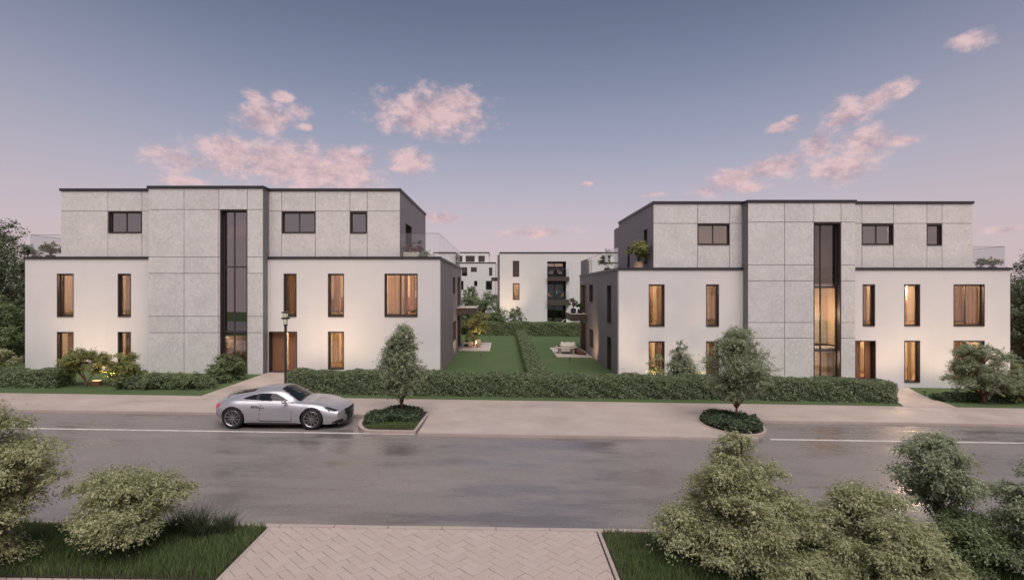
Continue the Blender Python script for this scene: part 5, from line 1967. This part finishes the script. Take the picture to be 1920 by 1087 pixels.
# flower box with pink blooms behind the glass
fb = thing('flower_trough', 'wicker trough of pink flowers behind the terrace glass', 'flower trough', (fx(772, 28.1), 28.1, zA))
MB().box(-.42, .42, -.17, .17, 0, .55).build('trough', 'rattan', fb, bevel=.02)
rng = np.random.default_rng(77)
pts = [(rng.uniform(-.36, .36), rng.uniform(-.12, .12), rng.uniform(.58, .85)) for _ in range(12)]
C, Nn, Tn = clump_leaves(pts, [.14] * 12, [70] * 12, rng)
obj('foliage', leaf_mesh('foliage', C, Nn, .07, .035, rng), 'leaf_dark', fb)
C, Nn, Tn = clump_leaves([(a, b - .05, c + .06) for a, b, c in pts[:8]], [.09] * 8, [34] * 8, rng)
obj('blossom', leaf_mesh('blossom', C, Nn, .06, .05, rng), 'flower_pink', fb)
make_mound('terrace_shrub', 'low spreading shrub on the terrace behind the angled glass', 'shrub', -4.2, 28.3, .62, .5, .62, 1800, .07, 'leaf_green', 41, base=zA)

# ================================================================== PLANTING
# --- hedges
make_hedge('clipped_hedge', 'long clipped green hedge along the grass strip before both houses', 'hedge', -8.95, 16.2, 21.95, 23.2, .84, 1250, .075, seed=2, wob=.085)
make_hedge('dividing_hedge', 'narrow low hedge dividing the two garden lawns', 'hedge', 1.15, 2.0, 23.6, 50.8, .62, 620, .085, seed=3)
make_hedge('boundary_hedge', 'taller loose hedge closing the gardens before the garden house', 'hedge', -2.6, 12.0, 51.2, 53.0, 1.30, 700, .10, 'leaf_green', seed=4, wob=.07)
make_hedge('low_hedge', 'low bushy hedge beside the golden multi-stem shrub', 'hedge', -25.5, -18.75, 22.35, 23.35, .68, 1100, .075, 'leaf_hedge', seed=6, wob=.12)
make_hedge('low_hedge', 'low dark hedge under the big round bush by the angled path', 'hedge', 18.9, 27.5, 22.9, 23.7, .34, 900, .075, 'leaf_dark', seed=7, wob=.08)

# --- street trees with planted beds
make_tree('street_tree', 'small leafy street tree in the kerbed bed beside the silver car', 'tree', fx(752.5, 18.2), 18.2, .90, 3.14, .70, .70, 'egg', 84, .27, 42000, .064, 'leaf_street', .034, seed=11, group='young trees along the parking strip', squash=.85)
make_tree('street_tree', 'small leafy street tree in the oval bed at the paving end', 'tree', fx(1381, 18.3), 18.3, .92, 3.40, .90, .88, 'egg', 96, .31, 50000, .064, 'leaf_street', .04, seed=23, group='young trees along the parking strip', barkmat='bark_red', squash=.85)


def bed_cover(lab, pts, cx, cy, h, n, seed, mat='leaf_dark', scale=.86):
    """Ground-cover plants filling a bed."""
    rng = np.random.default_rng(seed)
    o = thing('bed_planting', lab, 'ground cover', (cx, cy, gz(cx, cy) + .045), group=None)
    o['kind'] = 'stuff'
    C = []
    while len(C) < n:
        x, y = rng.uniform(min(p[0] for p in pts), max(p[0] for p in pts)), rng.uniform(min(p[1] for p in pts), max(p[1] for p in pts))
        q = ((x - cx) / scale + cx, (y - cy) / scale + cy)
        if not in_poly(q, pts):
            continue
        # distance to the edge by shrinking
        s = 1.0
        for k in (.3, .5, .7, .85):
            if not in_poly(((x - cx) / k + cx, (y - cy) / k + cy), pts):
                s = 1 - k
        hh = h * min(1, .35 + 2.2 * s) * (.7 + .5 * math.sin(x * 5.1 + seed) * math.sin(y * 4.3) ** 2 + .2 * rng.random())
        C.append((x - cx, y - cy, max(.01, hh * rng.random() ** .5)))
    C = np.array(C)
    Nn = rng.normal(size=C.shape) * .6 + np.array([0, -.2, .8])
    obj('foliage', leaf_mesh('foliage', C, Nn, .085, .042, rng), mat, o, kind='stuff')


bed_cover('dark ground cover plants filling the kerbed bed beside the silver car', [(-2.75, 17.2), (-2.72, 19.0), (-3.2, 19.15)] + [p for p in BED1[3:-3]], -3.6, 18.0, .25, 9000, 1)
bed_cover('dark ground cover plants filling the oval bed round the street tree', BED2, 7.62, 17.95, .25, 10000, 2, scale=.90)

# --- shrubs before the house behind the car
make_tree('multi_stem_shrub', 'golden flat-topped multi-stem shrub lit from below before the end wall', 'shrub', -17.95, 22.95, .62, 1.50, 1.22, .85, 'umbrella', 50, .25, 20000, .075, 'leaf_gold', .05, 4, 'bark_red', seed=31)
make_tree('multi_stem_shrub', 'golden rounded shrub merging with the flat-topped one, lit from below', 'shrub', -16.55, 23.3, .30, 1.42, .85, .7, 'dome', 34, .24, 12000, .075, 'leaf_gold', .045, 3, seed=32)
for i, (x, y, rx, h, lab, m) in enumerate(((-15.35, 22.85, .62, .88, 'upright grey-green shrub between golden shrub and concrete core', 'leaf_green'),
                                            (-14.75, 22.75, .7, .62, 'low mounded shrub before the concrete core, beside the upright shrub', 'leaf_hedge'),
                                            (-13.9, 22.8, .75, .66, 'low mounded shrub before the middle of the concrete core', 'leaf_green'),
                                            (-12.95, 22.85, .72, .66, 'low mounded shrub at the street corner of the entrance path', 'leaf_hedge'),
                                            (-13.15, 24.1, .8, .62, 'low mounded shrub along the entrance path behind the corner shrub', 'leaf_green'),
                                            (-12.75, 25.4, .55, .55, 'small mounded shrub at the path close to the concrete pier', 'leaf_hedge'),
                                            (-16.0, 22.55, .55, .55, 'low mounded shrub in front of the golden shrubs', 'leaf_hedge'))):
    make_mound('garden_shrub', lab, 'shrub', x, y, rx, .6, h, 4600, .07, m, 60 + i, group='shrubs before the concrete core')
make_tree('round_shrub', 'rounded leafy shrub standing before the dark stair window', 'shrub', fx(424, 24.9), 24.9, .35, 1.22, .78, .7, 'dome', 26, .24, 8500, .07, 'leaf_green', .035, 3, seed=70, trunk_part='stem', crown_part='foliage')

# --- shrubs before the house with the urn
make_tree('conical_shrub', 'pale conical shrub behind the hedge below the narrow windows', 'shrub', fx(1276, 24.4), 24.4, .2, 2.2, 1.0, .85, 'cone', 64, .30, 20000, .068, 'leaf_street', .035, 1, seed=71)
make_tree('conical_shrub', 'sparse bronze twiggy shrub behind the hedge at the end window', 'shrub', fx(1233, 24.3), 24.3, .2, 1.65, .48, .45, 'egg', 20, .17, 2600, .06, 'leaf_olive', .025, 3, 'bark_red', seed=72)
make_tree('round_bush', 'big round spreading bush on a thick stem by the angled path', 'bush', fx(1843, 22.9), 22.9, .5, 2.52, 1.62, 1.2, 'dome', 84, .32, 36000, .072, 'leaf_street', .07, 1, 'bark_red', seed=73)
make_tree('garden_bush', 'lower yellow-green bush beside the big round bush', 'bush', 22.4, 23.3, .2, 1.55, 1.1, .9, 'dome', 40, .28, 13000, .075, 'leaf_gold', .05, 3, seed=74)
make_tree('garden_bush', 'lower green bush at the far side of the big round bush', 'bush', 24.0, 23.6, .2, 1.5, 1.1, .9, 'dome', 34, .28, 9000, .08, 'leaf_green', .05, 3, seed=75)

# --- patio planting between house and lawn
make_tree('patio_tree', 'small golden lit tree in the patio bed under the balcony', 'tree', -2.15, 42.0, .9, 3.0, 1.05, .9, 'dome', 34, .3, 6500, .10, 'leaf_gold', .05, 2, seed=80)
make_mound('patio_shrub', 'dark spiky shrub on the patio next to the terracotta pots', 'shrub', -2.85, 40.6, .4, .35, .6, 1000, .10, 'leaf_dark', 81)
make_mound('patio_shrub', 'bright yellow grassy shrub behind the patio pots', 'shrub', -2.6, 43.4, .6, .4, 1.25, 1600, .10, 'leaf_gold', 82)
for x, y, r, h, lab in ((-2.55, 40.3, .22, .42, 'round terracotta pot on the patio beside the spiky shrub'), (-1.95, 40.5, .2, .55, 'tall terracotta pot on the patio beneath the golden tree')):
    o = MB().lathe([(r * .7, 0), (r, h * .5), (r * .9, h), (r * .78, h), (r * .7, h * .8), (.02, h * .8)], 16).build('plant_pot', 'terracotta', loc=(x, y, gz(x, y) + .061), sm=True)
    tag(o, lab, 'pot')

# --- trees between the houses
make_tree('garden_tree', 'grey-green conical tree before the small distant block', 'tree', fx(886, 57), 57, .6, 5.0, 1.9, 1.7, 'cone', 60, .6, 13000, .18, 'leaf_street', .10, 1, seed=85)
make_tree('garden_tree', 'broad green tree beside the west balconies of the garden house', 'tree', fx(908, 55), 55, .3, 3.9, 2.0, 1.7, 'egg', 56, .6, 12000, .17, 'leaf_green', .10, 1, seed=86)
make_tree('garden_tree', 'low green tree behind the patio planting', 'tree', fx(873, 53), 53, .2, 3.6, 2.0, 1.6, 'dome', 50, .6, 11000, .17, 'leaf_green', .10, 1, seed=87)
make_tree('garden_tree', 'small loose tree above the boundary hedge before the white wall', 'tree', fx(965, 55), 55, .8, 2.9, .95, .9, 'egg', 26, .33, 4500, .14, 'leaf_street', .06, 1, seed=88)
make_tree('garden_tree', 'round shrub tree closing the lawn beside the boundary hedge', 'tree', fx(925, 52.5), 52.5, .1, 2.3, 1.5, 1.0, 'dome', 36, .4, 7000, .14, 'leaf_green', .07, 2, seed=89)

# --- big trees beside the houses
big = 'tall trees beside the houses'
make_tree('broadleaf_tree', 'tall dark broadleaf tree beyond the potted terrace end', 'tree', -33.6, 34.5, .5, 9.0, 3.1, 3.0, 'egg', 90, .95, 24000, .17, 'leaf_forest', .22, 1, seed=90, group=big)
make_tree('broadleaf_tree', 'mid height broadleaf tree against the end wall of the potted terrace', 'tree', -30.2, 31.6, .3, 6.7, 2.5, 2.2, 'egg', 80, .8, 22000, .15, 'leaf_forest', .18, 1, seed=91, group=big)
make_tree('broadleaf_tree', 'low grey-green tree beneath the tall tree at the end wall', 'tree', -27.6, 28.9, .2, 3.4, 1.9, 1.6, 'dome', 60, .6, 16000, .12, 'leaf_green', .12, 2, seed=92, group=big)
make_tree('broadleaf_tree', 'bronze tinted low bush beside the pale path at the end wall', 'bush', -24.9, 26.0, .1, 1.25, 1.1, .8, 'dome', 30, .3, 8000, .09, 'leaf_olive', .05, 3, 'bark_red', seed=93)
make_tree('broadleaf_tree', 'tall broadleaf tree beyond the end wall behind the big round bush', 'tree', 33.9, 34.2, .8, 7.1, 2.6, 2.6, 'egg', 80, .9, 22000, .16, 'leaf_forest', .2, 1, seed=94, group=big)
make_tree('broadleaf_tree', 'broadleaf tree standing close to the end wall of the urn house', 'tree', 30.6, 31.5, .9, 6.2, 1.9, 1.9, 'egg', 60, .7, 16000, .14, 'leaf_forest', .16, 1, seed=95, group=big)

make_tree('broadleaf_tree', 'slender upright tree rising past the end wall to the terrace rail', 'tree', -26.75, 30.0, 1.0, 7.2, .42, .42, 'egg', 40, .36, 9000, .12, 'leaf_forest', .08, 1, seed=97, group=big)

# --- near side trees
near = 'olive toned trees on the near verge'
make_tree('verge_tree', 'dense olive-leaved tree with trailing branches at the verge end', 'tree', -7.95, 8.2, .25, 2.68, 1.0, .75, 'egg', 62, .32, 58000, .047, 'leaf_olive', .06, 2, seed=101, squash=.46)
make_tree('verge_bush', 'wide arching olive-leaved bush over dark grass beside the driveway', 'bush', -6.15, 8.75, .40, 1.30, 1.18, .70, 'umbrella', 44, .30, 52000, .046, 'leaf_olive', .05, 3, seed=102, squash=.46)
make_tree('verge_tree', 'large cone shaped olive-leaved tree at the driveway corner', 'tree', fx(1382, 8.7), 8.7, .25, 2.06, 1.26, .9, 'cone', 84, .34, 88000, .047, 'leaf_olive', .07, 1, seed=103, squash=.46)
make_tree('verge_bush', 'rounded olive-leaved bush beside the cone shaped tree', 'bush', fx(1630, 8.35), 8.35, .3, 1.40, .78, .65, 'dome', 38, .30, 44000, .046, 'leaf_olive', .05, 2, seed=104, squash=.46)
make_tree('verge_tree', 'open crowned young tree on a bare forked stem', 'tree', fx(1757, 8.95), 8.95, .95, 2.15, .56, .5, 'egg', 32, .25, 28000, .046, 'leaf_street', .045, 1, seed=105, squash=.5)
make_tree('verge_bush', 'loose olive-leaved bush between the rounded bush and the forked tree', 'bush', fx(1712, 7.75), 7.75, .1, .85, .75, .5, 'dome', 26, .24, 25000, .045, 'leaf_olive', .04, 3, seed=106, squash=.46)
make_tree('verge_bush', 'low trailing olive-leaved bush at the foot of the cone shaped tree', 'bush', fx(1545, 7.75), 7.75, .1, .58, .70, .45, 'dome', 24, .22, 23000, .045, 'leaf_olive', .04, 3, seed=107, squash=.46)
make_tree('verge_tree', 'tall narrow green tree beyond the forked young tree', 'tree', 8.25, 8.35, .1, 1.95, .48, .48, 'egg', 32, .26, 28000, .046, 'leaf_street', .045, 1, seed=108, squash=.48)
make_tree('verge_bush', 'spreading green bush under the tall narrow tree', 'bush', 7.35, 8.6, .1, 1.0, .68, .55, 'dome', 24, .26, 21000, .046, 'leaf_green', .04, 3, seed=109, squash=.48)

# --- grass on the verges
def verge_grass(name, lab, x0, x1, y0, y1, n, h, seed, mat='grass_blade', w=.009):
    rng = np.random.default_rng(seed)
    x, y = rng.uniform(x0, x1, n), rng.uniform(y0, y1, n)
    P = np.stack([x, y, np.array([gz(a, b) for a, b in zip(x, y)]) - .032], 1)
    hh = h * (1 + .35 * np.sin(x * 2.3 + seed) * np.sin(y * 3.1))
    rr = np.random.default_rng(seed + 1)
    me = grass_mesh(name, P, hh[:, None], w, rr)
    o = obj(name, me, mat, kind='stuff')
    return tag(o, lab, 'grass', kind='stuff')


verge_grass('grass', 'long dark green grass on the verge beside the arching bush', -9.2, -4.37, 8.10, KERB_Y - .13, 26000, .15, 1)
verge_grass('grass', 'long dark green grass on the verge under the cone shaped tree', 1.81, 9.5, 6.6, KERB_Y - .13, 60000, .13, 2)
verge_grass('grass', 'short grass at the front of the kerbed bed beside the silver car', -4.35, -2.78, 16.6, 17.4, 4200, .16, 3, w=.014)
verge_grass('grass', 'short grass strip between pavement and clipped hedge', -26, 27, 21.22, 22.6, 52000, .045, 4, w=.012)

# tall ornamental grass tufts
for i, (x, y, h, lab) in enumerate(((-5.35, 9.35, .55, 'tall feathery grass tuft at the verge beneath the arching bush'), (-5.0, 9.55, .38, 'shorter feathery grass tuft near the road kerb'), (-5.75, 9.5, .42, 'feathery grass tuft behind the arching bush'))):
    rng = np.random.default_rng(200 + i)
    n = 420
    P = np.stack([rng.normal(size=n) * .07, rng.normal(size=n) * .07, np.zeros(n)], 1)
    o = thing('grass_tuft', lab, 'ornamental grass', (x, y, gz(x) - .03))
    obj('foliage', grass_mesh('foliage', P, h, .010, rng, .75), 'grass_tall', o)


# --- trees across the street behind the viewpoint, mirrored in the tall stair glass
t0 = make_tree('broadleaf_tree', 'tall broadleaf tree across the street, seen only mirrored in the stair glass', 'tree', -27, -14, .8, 8.0, 2.8, 2.4, 'egg', 60, 1.0, 9000, .26, 'leaf_forest', .2, 1, seed=130, group='trees mirrored in the glass')
for i, (x, y, sc, rz) in enumerate(((-19, -17, .85, 1.1), (-9, -16, 1.05, 2.3), (1, -18, .9, 3.9), (11, -15, 1.0, 5.0), (20, -17, .88, .6), (30, -15, 1.08, 1.9))):
    c = t0.copy()
    COL.objects.link(c)
    c.location = (x, y, gz(x) - .1)
    c.rotation_euler = (0, 0, rz)
    c.scale = (sc, sc, sc)
    for ch in t0.children:
        d = ch.copy()
        COL.objects.link(d)
        d.parent = c
